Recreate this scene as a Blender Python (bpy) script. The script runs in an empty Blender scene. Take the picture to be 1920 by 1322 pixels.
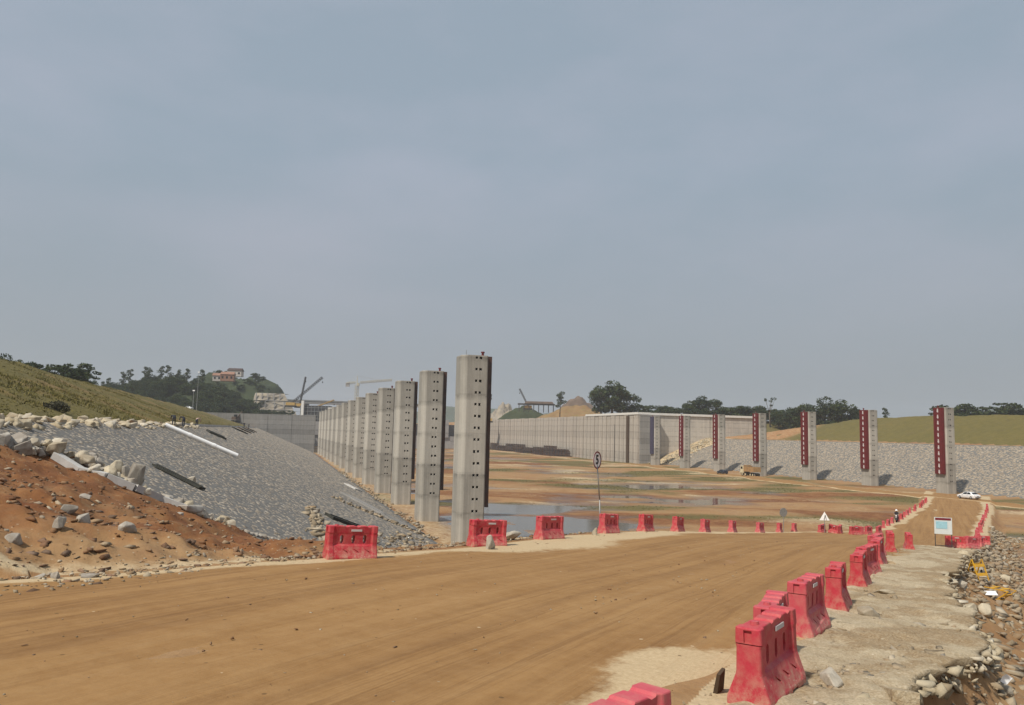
import bpy, bmesh, math, random
import numpy as np
from mathutils import Vector, Matrix

# ------------------------------------------------------------------ camera, sky, sun, exposure
scene = bpy.context.scene
col = scene.collection
random.seed(7); rng = np.random.default_rng(7)
CAMZ = 12.5
cam_d = bpy.data.cameras.new('camera'); cam = bpy.data.objects.new('camera', cam_d); col.objects.link(cam)
cam_d.sensor_width = 36; cam_d.lens = 1490/1920*36; cam_d.clip_start = .1; cam_d.clip_end = 9000
_p, _r = math.radians(5.84), math.radians(1.4)
fw = Vector((0, math.cos(_p), math.sin(_p))); r0 = Vector((1, 0, 0)); u0 = r0.cross(fw)
rt = r0*math.cos(_r)+u0*math.sin(_r); up = u0*math.cos(_r)-r0*math.sin(_r)
cam.matrix_world = Matrix(((rt.x, up.x, -fw.x, 0), (rt.y, up.y, -fw.y, 0), (rt.z, up.z, -fw.z, CAMZ), (0, 0, 0, 1)))
scene.camera = cam
HAZE = .00022
SUN_AZ = Vector((-.65, -.76)).normalized(); SUN_EL = math.radians(52)
world = bpy.data.worlds.new('World'); scene.world = world; world.use_nodes = True
nt = world.node_tree; nt.nodes.clear()
def wn(t, **k):
    n = nt.nodes.new(t)
    for a, b in k.items(): setattr(n, a, b)
    return n
sky = wn('ShaderNodeTexSky', sky_type='NISHITA'); sky.sun_disc = False
sky.sun_elevation = SUN_EL; sky.sun_rotation = math.atan2(SUN_AZ.x, SUN_AZ.y); sky.air_density = 1.6; sky.dust_density = 5; sky.ozone_density = 1.5
tc = wn('ShaderNodeTexCoord'); mp = wn('ShaderNodeMapping'); mp.inputs['Scale'].default_value = (1, 1, 2.6)
nz = wn('ShaderNodeTexNoise'); nz.inputs['Scale'].default_value = 1.9; nz.inputs['Detail'].default_value = 5; nz.inputs['Roughness'].default_value = .55
cr = wn('ShaderNodeValToRGB'); cr.color_ramp.elements[0].position = .42; cr.color_ramp.elements[0].color = (3.25, 4.0, 4.8, 1)
cr.color_ramp.elements[1].position = .72; cr.color_ramp.elements[1].color = (4.3, 4.65, 5.55, 1)
mx = wn('ShaderNodeMixRGB'); mx.inputs['Fac'].default_value = .88
sz_ = wn('ShaderNodeSeparateXYZ'); el = wn('ShaderNodeMapRange'); el.inputs['From Min'].default_value = 0; el.inputs['From Max'].default_value = .32
hm = wn('ShaderNodeMixRGB'); hm.inputs['Color1'].default_value = (3.1, 3.5, 3.95, 1)
bg = wn('ShaderNodeBackground'); bg.inputs['Strength'].default_value = .1; out = wn('ShaderNodeOutputWorld')
lk = nt.links.new
lk(tc.outputs['Generated'], mp.inputs['Vector']); lk(mp.outputs['Vector'], nz.inputs['Vector']); lk(nz.outputs['Fac'], cr.inputs['Fac'])
lk(sky.outputs['Color'], mx.inputs['Color1']); lk(hm.outputs['Color'], mx.inputs['Color2']); lk(tc.outputs['Generated'], sz_.inputs[0]); lk(sz_.outputs['Z'], el.inputs['Value']); lk(el.outputs['Result'], hm.inputs['Fac']); lk(cr.outputs['Color'], hm.inputs['Color2']); lk(mx.outputs['Color'], bg.inputs['Color']); lk(bg.outputs['Background'], out.inputs['Surface'])
sl = bpy.data.lights.new('sun', 'SUN'); sl.energy = 4.2; sl.angle = math.radians(2.5); sl.color = (1, .93, .82)
sun = bpy.data.objects.new('sun', sl); col.objects.link(sun)
sd = Vector((SUN_AZ.x*math.cos(SUN_EL), SUN_AZ.y*math.cos(SUN_EL), math.sin(SUN_EL)))
sun.rotation_euler = sd.to_track_quat('Z', 'Y').to_euler(); sun.location = sd*200
vs = scene.view_settings; vs.view_transform = 'Standard'; vs.look = 'None'; vs.exposure = 0.0; vs.gamma = 1; vs.use_curve_mapping = False
scene.cycles.max_bounces = 6; scene.cycles.volume_bounces = 1; scene.cycles.use_denoising = True

# ------------------------------------------------------------------ the lie of the land
AX = math.radians(-16.1)                      # heading of the canal axis
AXD = (math.sin(AX), math.cos(AX)); AXP = (math.cos(AX), -math.sin(AX))
RD = (0.47, 0.883); RN = (0.883, -0.47)       # heading of the haul road and its right hand side

def ld(x, y): return x*AXP[0]+y*AXP[1], x*AXD[0]+y*AXD[1]
def xy(L, D): return L*AXP[0]+D*AXD[0], L*AXP[1]+D*AXD[1]
def sn(x, y): return x*RD[0]+y*RD[1], x*RN[0]+y*RN[1]
def sxy(s, n): return s*RD[0]+n*RN[0], s*RD[1]+n*RN[1]

def _hash(ix, iy, seed):
    h = (ix.astype(np.int64)*374761393 + iy.astype(np.int64)*668265263 + seed*1442695041) & 0xffffffff
    h = ((h ^ (h >> 13))*1274126177) & 0xffffffff
    return ((h ^ (h >> 16)) & 0xffff)/65535.0
def vnoise(x, y, seed=0):
    x = np.asarray(x, float); y = np.asarray(y, float)
    ix = np.floor(x); iy = np.floor(y); fx = x-ix; fy = y-iy
    fx = fx*fx*(3-2*fx); fy = fy*fy*(3-2*fy)
    a = _hash(ix, iy, seed); b = _hash(ix+1, iy, seed); c = _hash(ix, iy+1, seed); d = _hash(ix+1, iy+1, seed)
    return (a+(b-a)*fx)*(1-fy)+(c+(d-c)*fx)*fy
def fbm(x, y, sc, oc=4, seed=0):
    t = 0; amp = 0.5; s = 1.0/sc
    for k in range(oc):
        t = t+amp*(vnoise(np.asarray(x)*s+17.3*k, np.asarray(y)*s-9.1*k, seed+k)*2-1); amp *= 0.5; s *= 2.03
    return t
def sstep(a, b, v):
    t = np.clip((v-a)/(b-a), 0, 1); return t*t*(3-2*t)

_S = [-60, 0, 9, 14, 18, 22.3, 26.7, 32.7, 37.7, 43.2, 49, 56.4, 66.2, 75, 83, 95, 110, 130, 175, 260]
_Z = [-2.1, -2.48, -2.8, -3.0, -3.26, -3.56, -3.78, -4.15, -4.55, -5.1, -5.70, -6.41, -7.36, -8.17, -8.87, -9.7, -10.4, -10.9, -11.3, -11.4]
def zroad(s):
    return sum(np.interp(np.asarray(s)+o, _S, _Z) for o in (-2, -1, 0, 1, 2))/5.0
def nleft(s):
    return sum(np.interp(np.asarray(s)+o, [-60, 0, 8, 14, 20, 32, 40, 60, 82, 92, 105, 130, 175, 260], [-26, -17.5, -14.9, -13.1, -13.1, -13.2, -13.2, -13.2, -13.4, -9.5, -6.6, -5, -2.5, -2]) for o in (-3, 0, 3))/3.0
def nright(s):
    return sum(np.interp(np.asarray(s)+o, [-60, 0, 9, 10, 11.4, 12.3, 13, 14, 16, 20, 24, 30, 40, 62, 88, 130, 167, 260], [-1, -1.2, -1.15, -.85, -.48, -.15, .15, .36, .28, .05, -.05, .25, .8, 2.0, 4, 6.5, 9, 12]) for o in (-.3, 0, .3))/3.0
LP = [-400, -60, -37, -14.2, -11.2, 17.5, 110, 140, 156, 184, 188, 211, 400]
ZP = [12.0, 9.2, 8.3, .15, 0, -12.3, -12.3, -11.5, -11.3, 0, .15, 9.3, 11.0]
def canal(L, D):
    z = np.interp(L, LP, ZP); z = np.where(L < -14.2, .15+(z-.15)*np.interp(D, [130, 420], [1, .84]), z)
    taper = np.interp(D, [225, 250, 300, 320, 330, 360], [1, .97, .5, .3, .35, 1.04])     # the right grass slope runs out before the wing wall
    z = np.where(L > 184, np.minimum(z, .15)+np.maximum(z-.15, 0)*taper, z)
    z = np.where((D > 328) & (L > 140) & (L < 209), np.where(L > 156.5, 9.6, -11.6), z)      # ground behind the right lock wall
    z = np.where((D > 441) & (L < 100), np.where(L < 17, np.where(L < -60, 7+(-60-L)*.02, 6.9), -12.2), z)
    return z
# left of the haul road the fill is an uneven spoil heap: (s, n, height over the road)
_TP = np.array([[0, -17.5, 0], [8, -14.9, 0], [14, -13.1, 0], [20, -13.1, 0], [26, -13.2, 0], [33, -13.2, 0], [17.8, -28, 1.8], [14.5, -26, 1.8],
    [26.8, -25, -1.4], [19, -18, -.5], [22.9, -21.4, -.95], [19.2, -24.5, .36], [12, -18, .54], [9.3, -16.6, .5], [10.4, -18.7, 1.0], [11.1, -21.8, 1.55], [8, -25, 2.1], [0, -24, 1.7], [0, -34, 2.6], [-20, -40, 2.6],
    [-20, -24, .2], [30, -20, -2.1], [35, -22, -3.8], [40, -20, -3.8], [38, -30, -7.5]], float)
def _tps(r2): return np.where(r2 > 1e-9, r2*np.log(np.maximum(r2, 1e-9)), 0)
def _fit():
    P = _TP[:, :2]; n = len(P)
    K = _tps(((P[:, None]-P[None])**2).sum(-1)); Q = np.c_[np.ones(n), P]
    A = np.block([[K, Q], [Q.T, np.zeros((3, 3))]])
    return np.linalg.solve(A, np.r_[_TP[:, 2], 0, 0, 0])
_TW = _fit()
def heap(s, n):
    s = np.asarray(s, float); n = np.asarray(n, float)
    t = _TW[-3]+_TW[-2]*s+_TW[-1]*n
    for k in range(len(_TP)):
        t = t+_TW[k]*_tps((s-_TP[k, 0])**2+(n-_TP[k, 1])**2)
    return np.clip(t, -9, 3.2)
def fill(s, n):
    z = zroad(s)
    e = np.maximum(0, nleft(s)-n)
    w = sstep(26, 35, s)
    dl = (1-w)*heap(s, n)*sstep(0, 1.5, e) - w*.6*e
    e2 = np.maximum(0, n-nright(s))
    z = z + np.where(e > 0, dl, 0) - 0.62*e2 - 0.35*sstep(0, .5, e2)
    L, D = ld(*sxy(s, n)); b = 30.6+.45*(L+8.9)-D                 # spoil tipped over the paved bank on the near side
    return np.where((e > 0) & (L > -12) & (L < 3), np.maximum(z, canal(L, D)-.12+.40*sstep(0, 1.6, b)), z)
def terrain(x, y, rough=True):
    x = np.asarray(x, float); y = np.asarray(y, float)
    L, D = ld(x, y); s, n = sn(x, y)
    c = canal(L, D); f = fill(s, n)
    isf = f > c
    z = np.where(isf, f, c)
    if rough:
        near = np.clip(60/(np.hypot(x, y)+1), 0, 1)
        inroad = (n > nleft(s)) & (n < nright(s)) & isf
        off = np.maximum(nleft(s)-n, n-nright(s))
        w = sstep(0, 1.5, off)*isf
        z = z + w*(fbm(x, y, 3.0, 4, 3)*.40 + fbm(x, y, .8, 4, 9)*.26*near*(n < 0) + fbm(x, y, .8, 3, 9)*.10*near*(n >= 0))
        bed = (~isf) & (L > 19) & (L < 155)
        z = z + np.where(bed, (fbm(x*.8, y, 26, 5, 21)*.55+fbm(x*.6, y, 7, 5, 23)*.42-.30*np.exp(-((L-40)/17)**2-((D-118)/38)**2)-.12*np.exp(-((L-72)/22)**2-((D-185)/26)**2)-.08*np.exp(-((L-98)/14)**2-((D-134)/12)**2))*sstep(19, 26, L)*sstep(155, 148, L), 0)
        z = z - 1.25*np.exp(-((s-11.7)/1.15)**2-((n-.40)/.62)**2)*sstep(-.15, .35, n-nright(s))      # washed-out hollow under the shoulder
        grass = (~isf) & ((L < -14.2) | (L > 188))
        z = z + np.where(grass, fbm(x, y, 9, 4, 31)*.5, 0)
    return z + CAMZ

# ------------------------------------------------------------------ helpers
def tag(o, label=None, cat=None, group=None, kind=None):
    if label: o['label'] = label
    if cat: o['category'] = cat
    if group: o['group'] = group
    if kind: o['kind'] = kind
    return o
def empty(name, loc=(0, 0, 0), rz=0):
    o = bpy.data.objects.new(name, None); o.location = loc; o.rotation_euler = (0, 0, rz); o.empty_display_size = .2; col.objects.link(o); return o
def link(name, me, parent=None, loc=None, rot=None, scale=None):
    o = bpy.data.objects.new(name, me); col.objects.link(o)
    if parent is not None: o.parent = parent
    if loc is not None: o.location = loc
    if rot is not None: o.rotation_euler = rot
    if scale is not None: o.scale = scale
    return o
def copy_tree(o, parent=None):
    c = o.copy(); col.objects.link(c); c.parent = parent
    for ch in list(o.children): copy_tree(ch, c)
    return c
class MB:
    def __init__(s): s.v = []; s.f = []; s.m = []
    def add(s, vs, fs, mi=0):
        b = len(s.v); s.v += [tuple(v) for v in vs]; s.f += [tuple(i+b for i in f) for f in fs]; s.m += [mi]*len(fs); return s
    def box(s, c, d, R=None, mi=0, taper=1.0):
        hx, hy, hz = d[0]/2, d[1]/2, d[2]/2; vs = []
        for z, k in ((-hz, 1), (hz, taper)):
            for x, y in ((-hx, -hy), (hx, -hy), (hx, hy), (-hx, hy)): vs.append(Vector((x*k, y*k, z)))
        if R is not None: vs = [R @ v for v in vs]
        c = Vector(c); return s.add([v+c for v in vs], [(3, 2, 1, 0), (4, 5, 6, 7), (0, 1, 5, 4), (1, 2, 6, 5), (2, 3, 7, 6), (3, 0, 4, 7)], mi)
    def tube(s, a, b, r0, r1=None, n=8, mi=0, cap=True):
        a = Vector(a); b = Vector(b); r1 = r0 if r1 is None else r1; d = (b-a).normalized()
        u = d.orthogonal().normalized(); w = d.cross(u); vs = []
        for p, r in ((a, r0), (b, r1)):
            for k in range(n): t = 2*math.pi*k/n; vs.append(p+(u*math.cos(t)+w*math.sin(t))*r)
        fs = [(k, (k+1) % n, n+(k+1) % n, n+k) for k in range(n)]
        if cap: fs += [tuple(range(n-1, -1, -1)), tuple(range(n, 2*n))]
        return s.add(vs, fs, mi)
    def prism(s, pts, z0, z1, mi=0):          # polygon in xy (counter clockwise), extruded in z
        n = len(pts); vs = [(x, y, z0) for x, y in pts]+[(x, y, z1) for x, y in pts]
        return s.add(vs, [tuple(range(n-1, -1, -1)), tuple(range(n, 2*n))]+[(k, (k+1) % n, n+(k+1) % n, n+k) for k in range(n)], mi)
    def mesh(s, name, mats, smooth=False):
        me = bpy.data.meshes.new(name); me.from_pydata(s.v, [], s.f)
        for m in (mats if isinstance(mats, (list, tuple)) else [mats]): me.materials.append(m)
        if any(s.m): me.polygons.foreach_set('material_index', s.m)
        if smooth: me.polygons.foreach_set('use_smooth', [True]*len(s.f))
        me.update(); return me
    def build(s, name, mats, parent=None, loc=None, rot=None, smooth=False): return link(name, s.mesh(name, mats, smooth), parent, loc, rot)
def np_mesh(name, V, Fq, mat, smooth=False, attrs=None):
    """V (n,3) and quads or triangles (m,k) as arrays"""
    me = bpy.data.meshes.new(name); V = np.asarray(V, np.float32); Fq = np.asarray(Fq, np.int32); k = Fq.shape[1]
    me.vertices.add(len(V)); me.vertices.foreach_set('co', V.ravel())
    me.loops.add(Fq.size); me.loops.foreach_set('vertex_index', Fq.ravel())
    me.polygons.add(len(Fq)); me.polygons.foreach_set('loop_start', np.arange(0, Fq.size, k, dtype=np.int32)); me.polygons.foreach_set('loop_total', np.full(len(Fq), k, np.int32))
    if smooth: me.polygons.foreach_set('use_smooth', np.ones(len(Fq), bool))
    for nme, arr in (attrs or {}).items():
        a = me.attributes.new(nme, 'FLOAT_COLOR', 'POINT'); a.data.foreach_set('color', np.asarray(arr, np.float32).ravel())
    me.materials.append(mat); me.update(calc_edges=True); me.validate(); return me
def grid_faces(nr, nc):
    i = np.arange(nr-1)[:, None]*nc+np.arange(nc-1)[None]; i = i.ravel()
    return np.c_[i, i+1, i+nc+1, i+nc]
def evaluated(o, name):
    dg = bpy.context.evaluated_depsgraph_get(); me = bpy.data.meshes.new_from_object(o.evaluated_get(dg)); me.name = name; return me
def tz(x, y): return float(terrain(np.array([x]), np.array([y]))[0])

# ------------------------------------------------------------------ materials
class N:
    def __init__(s, name):
        s.m = bpy.data.materials.new(name); s.m.use_nodes = True; s.t = s.m.node_tree; s.b = s.t.nodes['Principled BSDF']; s.b.inputs['Specular IOR Level'].default_value = .25
    def n(s, t, **k):
        x = s.t.nodes.new(t)
        for a, b in k.items():
            if a in x.inputs: x.inputs[a].default_value = b
            else: setattr(x, a, b)
        return x
    def l(s, a, b): s.t.links.new(a, b)
    def coord(s, scale=(1, 1, 1), kind='Object', rot=0):
        c = s.n('ShaderNodeTexCoord'); m = s.n('ShaderNodeMapping'); m.inputs['Scale'].default_value = scale; m.inputs['Rotation'].default_value = (0, 0, rot); s.l(c.outputs[kind], m.inputs['Vector']); return m.outputs['Vector']
    def noise(s, scale, vec=None, detail=5, rough=.6, dist=0):
        x = s.n('ShaderNodeTexNoise', Scale=scale, Detail=detail, Roughness=rough, Distortion=dist)
        if vec is not None: s.l(vec, x.inputs['Vector'])
        return x.outputs['Fac']
    def ramp(s, fac, stops):
        x = s.n('ShaderNodeValToRGB'); e = x.color_ramp.elements
        while len(e) < len(stops): e.new(.5)
        for q, (p, c) in zip(e, stops): q.position = p; q.color = (*c, 1) if len(c) == 3 else c
        s.l(fac, x.inputs['Fac']); return x.outputs['Color']
    def mix(s, f, a, b, mode='MIX'):
        x = s.n('ShaderNodeMixRGB', blend_type=mode)
        for i, v in ((0, f), (1, a), (2, b)):
            if isinstance(v, (int, float)): x.inputs[i].default_value = v
            elif isinstance(v, tuple): x.inputs[i].default_value = (*v, 1)
            else: s.l(v, x.inputs[i])
        return x.outputs['Color']
    def math(s, op, a, b=0, c=None):
        x = s.n('ShaderNodeMath', operation=op)
        for i, v in ((0, a), (1, b), (2, c)):
            if v is None: continue
            if isinstance(v, (int, float)): x.inputs[i].default_value = v
            else: s.l(v, x.inputs[i])
        return x.outputs[0]
    def bump(s, h, strength=.5, dist=.05, prev=None):
        x = s.n('ShaderNodeBump', Strength=strength, Distance=dist); s.l(h, x.inputs['Height'])
        if prev is not None: s.l(prev, x.inputs['Normal'])
        s.l(x.outputs['Normal'], s.b.inputs['Normal']); return x.outputs['Normal']
    def col(s, c):
        if isinstance(c, tuple): s.b.inputs['Base Color'].default_value = (*c, 1)
        else: s.l(c, s.b.inputs['Base Color'])
    def rough(s, r):
        if isinstance(r, (int, float)): s.b.inputs['Roughness'].default_value = r
        else: s.l(r, s.b.inputs['Roughness'])
def basic(name, c, var=.18, scale=4, rough=.8, bump=0, metal=0, dirt=None, dirtamt=.5):
    m = N(name); v = m.coord(); f = m.noise(scale, v)
    k = m.ramp(f, [(.3, tuple(x*(1-var) for x in c)), (.7, tuple(min(1, x*(1+var)) for x in c))])
    if dirt:
        g = m.noise(scale*.6+.3, v, 6, .7); g = m.math('MULTIPLY', m.math('GREATER_THAN', g, -1), m.math('SMOOTH_MIN', 1, m.math('MAXIMUM', 0, m.math('MULTIPLY', m.math('SUBTRACT', g, .45), 4)), .1))
        k = m.mix(m.math('MULTIPLY', g, dirtamt), k, dirt)
    m.col(k); m.rough(rough); m.b.inputs['Metallic'].default_value = metal
    if bump: m.bump(m.noise(scale*5, v), bump, .02)
    return m.m
M = {}
def make_materials():
    # earth: colours chosen by painted-in regions (r red soil, g weeds, b pale dust, a grey stone)
    m = N('earth'); v = m.coord(); at = m.n('ShaderNodeAttribute', attribute_name='region'); sp = m.n('ShaderNodeSeparateColor'); m.l(at.outputs['Color'], sp.inputs['Color'])
    n1 = m.noise(.12, v, 6, .65); n2 = m.noise(1.6, v, 6, .7); n3 = m.noise(9, v, 4, .7)
    base = m.ramp(n1, [(.32, (.22, .096, .036)), (.46, (.33, .178, .066)), (.56, (.34, .21, .095)), (.7, (.235, .096, .046))])
    base = m.mix(.45, base, m.ramp(n2, [(.3, (.15, .085, .045)), (.6, (.33, .21, .115))]))
    def edge(ch, lo=.3, hi=.62, amp=.9, nn=n2):
        t = m.math('ADD', ch, m.math('MULTIPLY', m.math('SUBTRACT', nn, .5), amp)); r = m.n('ShaderNodeMapRange', interpolation_type='SMOOTHSTEP'); r.inputs['From Min'].default_value = lo; r.inputs['From Max'].default_value = hi
        m.l(t, r.inputs['Value']); return r.outputs['Result']
    red = m.mix(.4, m.ramp(n2, [(.28, (.070, .026, .011)), (.45, (.175, .064, .022)), (.6, (.255, .114, .040)), (.76, (.34, .22, .12))]), m.ramp(m.noise(.5, v, 5, .65), [(.35, (.105, .040, .018)), (.5, (.19, .088, .034)), (.65, (.28, .165, .075))]))
    k = m.mix(edge(sp.outputs['Red']), base, red)
    veg = m.ramp(n2, [(.3, (.058, .062, .018)), (.6, (.115, .105, .034)), (.8, (.17, .13, .055))])
    k = m.mix(m.math('MULTIPLY', edge(sp.outputs['Green'], .25, .8, 1.3), .85), k, veg)
    dust = m.ramp(n3, [(.3, (.42, .32, .19)), (.7, (.56, .45, .29))])
    k = m.mix(m.math('MULTIPLY', edge(sp.outputs['Blue'], .3, .75, 1.1), .9), k, dust)
    gs = m.ramp(n3, [(.3, (.10, .10, .095)), (.7, (.2, .195, .185))])
    k = m.mix(edge(at.outputs['Alpha'], .4, .6, .2), k, gs)
    vo = m.n('ShaderNodeTexVoronoi', Scale=5.5, feature='F1'); m.l(v, vo.inputs['Vector'])
    peb = m.math('MULTIPLY', m.math('LESS_THAN', vo.outputs['Distance'], .14), m.math('GREATER_THAN', n2, .5))
    k = m.mix(m.math('MULTIPLY', peb, .6), k, (.42, .34, .24))
    wt = m.n('ShaderNodeAttribute', attribute_name='wet').outputs['Fac']; k = m.mix(m.math('MULTIPLY', wt, .6), k, m.mix(1.0, k, (.55, .54, .56), 'MULTIPLY'))
    m.col(k); m.rough(m.math('SUBTRACT', .92, m.math('MULTIPLY', wt, m.math('ADD', .35, m.math('MULTIPLY', n2, .5)))))
    b1 = m.bump(n2, .55, .12); m.bump(m.math('ADD', n3, m.math('MULTIPLY', peb, .6)), .45, .03, b1); M['earth'] = m.m
    # haul road: packed ochre soil, wheel lines along the road, pale dust on the edges
    m = N('packed_soil'); at = m.n('ShaderNodeAttribute', attribute_name='road'); sp = m.n('ShaderNodeSeparateColor'); m.l(at.outputs['Color'], sp.inputs['Color'])
    v = m.coord(); uv = m.n('ShaderNodeCombineXYZ'); m.l(m.math('MULTIPLY', sp.outputs['Red'], 5.0), uv.inputs[0]); m.l(m.math('MULTIPLY', sp.outputs['Green'], 300), uv.inputs[1]); uvo = uv.outputs[0]
    trk = m.noise(1.0, uvo, 7, .58, .5)
    n1 = m.noise(.35, v, 5, .6); n2 = m.noise(3.2, v, 6, .72); n3 = m.noise(16, v, 4, .7)
    k = m.ramp(trk, [(.32, (.19, .092, .028)), (.45, (.265, .138, .045)), (.56, (.325, .178, .062)), (.72, (.335, .20, .085))])
    k = m.mix(.36, k, m.ramp(n1, [(.35, (.24, .122, .040)), (.65, (.33, .19, .075))]))
    k = m.mix(.22, k, m.ramp(n2, [(.3, (.16, .085, .035)), (.7, (.40, .27, .14))]))
    uf = m.n('ShaderNodeCombineXYZ'); m.l(m.math('MULTIPLY', sp.outputs['Red'], 30.0), uf.inputs[0]); m.l(m.math('MULTIPLY', sp.outputs['Green'], 1500), uf.inputs[1]); fine = m.noise(1.0, uf.outputs[0], 5, .7, .8)
    zone = m.ramp(m.noise(.7, uvo, 3, .5), [(.5, (0, 0, 0)), (.58, (1, 1, 1))])
    k = m.mix(m.math('MULTIPLY', m.ramp(fine, [(.40, (1, 1, 1)), (.52, (0, 0, 0))]), m.math('MULTIPLY', zone, .42)), k, (.15, .072, .025))
    d = m.math('ADD', sp.outputs['Blue'], m.math('MULTIPLY', m.math('SUBTRACT', n2, .5), 1.0)); r = m.n('ShaderNodeMapRange', interpolation_type='SMOOTHSTEP'); r.inputs['From Min'].default_value = .3; r.inputs['From Max'].default_value = .72; m.l(d, r.inputs['Value'])
    dust = m.ramp(n3, [(.3, (.43, .32, .185)), (.7, (.56, .44, .275))])
    k = m.mix(m.math('MULTIPLY', r.outputs['Result'], .92), k, dust)
    vo = m.n('ShaderNodeTexVoronoi', Scale=3.0); m.l(v, vo.inputs['Vector']); sp2 = m.n('ShaderNodeSeparateColor'); m.l(vo.outputs['Color'], sp2.inputs['Color'])
    clod = m.math('MULTIPLY', m.math('LESS_THAN', vo.outputs['Distance'], .085), m.math('GREATER_THAN', sp2.outputs['Red'], .72))
    k = m.mix(m.math('MULTIPLY', clod, .75), k, m.mix(m.math('GREATER_THAN', sp2.outputs['Green'], .7), (.10, .055, .022), (.6, .48, .32)))
    m.col(k); m.rough(.9)
    b0 = m.bump(fine, .45, .04); b1 = m.bump(trk, .4, .07, b0); b2 = m.bump(n2, .35, .04, b1); m.bump(m.math('ADD', n3, m.math('MULTIPLY', clod, .8)), .3, .02, b2); M['road'] = m.m
    # stones, one tint per stone
    def stones(name, stops, rough=.85, bs=9, obj=False):
        m = N(name); v = m.coord()
        if obj: i = m.n('ShaderNodeObjectInfo').outputs['Random']
        else: i = m.n('ShaderNodeNewGeometry').outputs['Random Per Island']
        c = m.ramp(i, stops); f = m.noise(bs*.5, v, 6, .65)
        c = m.mix(.55, c, m.ramp(f, [(.3, (.42, .40, .37)), (.65, (1, 1, 1))]), 'MULTIPLY'); c = m.mix(.25, c, m.ramp(m.noise(1.3, v), [(.4, (.26, .18, .10)), (.7, (.55, .50, .40))]))
        m.col(c); m.rough(rough); m.bump(m.noise(bs*2, v, 5, .7), .5, .03); return m.m
    M['paving'] = stones('grey_paving_stone', [(0, (.215, .19, .16)), (.3, (.26, .232, .198)), (.6, (.29, .26, .222)), (.9, (.335, .30, .255)), (1, (.44, .395, .335))], bs=6)
    M['paving_pale'] = stones('pale_paving_stone', [(0, (.29, .235, .172)), (.5, (.38, .312, .232)), (1, (.48, .405, .31))], bs=3)
    M['rubble'] = stones('broken_rock', [(0, (.17, .135, .09)), (.2, (.30, .24, .16)), (.4, (.40, .33, .225)), (.6, (.27, .17, .085)), (.75, (.33, .30, .25)), (.93, (.42, .35, .25)), (1, (.56, .50, .39))], bs=7)
    M['rubble_pale'] = stones('pale_broken_rock', [(0, (.34, .28, .19)), (.4, (.48, .41, .28)), (.75, (.58, .51, .37)), (1, (.68, .62, .5))], bs=6)
    M['clod'] = stones('soil_clod', [(0, (.07, .024, .012)), (.4, (.15, .055, .022)), (.75, (.22, .10, .04)), (.93, (.28, .16, .075)), (1, (.5, .42, .3))], bs=6)
    M['rock'] = stones('pale_rock', [(0, (.36, .31, .235)), (.3, (.52, .45, .32)), (.6, (.60, .53, .39)), (.8, (.44, .41, .36)), (1, (.70, .65, .54))], bs=6, obj=True)
    M['rockgrey'] = stones('grey_rock', [(0, (.24, .23, .21)), (.5, (.36, .34, .31)), (1, (.48, .46, .42))], bs=6, obj=True)
    # concrete with pour bands, streaks
    def concrete(name, c, band=2.5, bandamt=.12, streak=.25):
        m = N(name); g = m.n('ShaderNodeTexCoord').outputs['Object']; sx = m.n('ShaderNodeSeparateXYZ'); m.l(g, sx.inputs[0])
        lift = m.math('FLOOR', m.math('DIVIDE', sx.outputs['Z'], band)); wv = m.n('ShaderNodeTexWhiteNoise', noise_dimensions='1D'); m.l(lift, wv.inputs['W'])
        oi = m.n('ShaderNodeObjectInfo').outputs['Random']
        v = m.coord((1, 1, .08)); st = m.noise(1.1, v, 6, .65); bl = m.noise(.35, m.coord(), 6, .65); fine = m.noise(6, m.coord(), 5, .7)
        frac = m.math('FRACT', m.math('DIVIDE', sx.outputs['Z'], band)); joint = m.math('LESS_THAN', frac, .045)
        f = m.math('ADD', m.math('MULTIPLY', m.math('SUBTRACT', wv.outputs['Value'], .5), bandamt*2), m.math('MULTIPLY', m.math('SUBTRACT', st, .5), streak*2))
        f = m.math('ADD', f, m.math('MULTIPLY', m.math('SUBTRACT', bl, .5), .45)); f = m.math('ADD', f, m.math('MULTIPLY', m.math('SUBTRACT', fine, .5), .25)); f = m.math('ADD', f, m.math('MULTIPLY', m.math('SUBTRACT', oi, .5), .12))
        nearj = m.n('ShaderNodeMapRange'); nearj.inputs['From Min'].default_value = .86; nearj.inputs['From Max'].default_value = 1.0; m.l(frac, nearj.inputs['Value'])
        stn = m.math('MULTIPLY', nearj.outputs['Result'], m.math('MULTIPLY', m.math('MAXIMUM', m.math('SUBTRACT', m.noise(.5, m.coord((1, 1, .25)), 6, .7), .38), 0), 2.4)); run = m.math('MULTIPLY', m.math('MAXIMUM', m.math('SUBTRACT', m.noise(2.2, m.coord((1, 1, .03)), 5, .7), .52), 0), 1.6)
        f = m.math('SUBTRACT', f, stn); f = m.math('ADD', f, m.math('SUBTRACT', run, .06))
        f = m.math('SUBTRACT', f, m.math('MULTIPLY', joint, .12)); f = m.math('ADD', f, .5)
        k = m.ramp(f, [(0, tuple(x*.52 for x in c)), (.5, c), (1, tuple(min(.8, x*1.45) for x in c))])
        low = m.n('ShaderNodeMapRange'); low.inputs['From Min'].default_value = 2.6; low.inputs['From Max'].default_value = -.3; m.l(m.math('ADD', sx.outputs['Z'], m.math('MULTIPLY', bl, 2.2)), low.inputs['Value'])
        k = m.mix(m.math('MULTIPLY', low.outputs['Result'], .65), k, (.30, .21, .11)) if name == 'pier_concrete' else k
        m.col(k); m.rough(.88); m.bump(m.math('ADD', fine, m.math('MULTIPLY', joint, -.6)), .3, .05); return m.m
    M['pier'] = concrete('pier_concrete', (.37, .345, .30), 4.3, .16, .36)
    M['wall'] = concrete('wall_concrete', (.40, .36, .31), 3.0, .06, .36)
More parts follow.
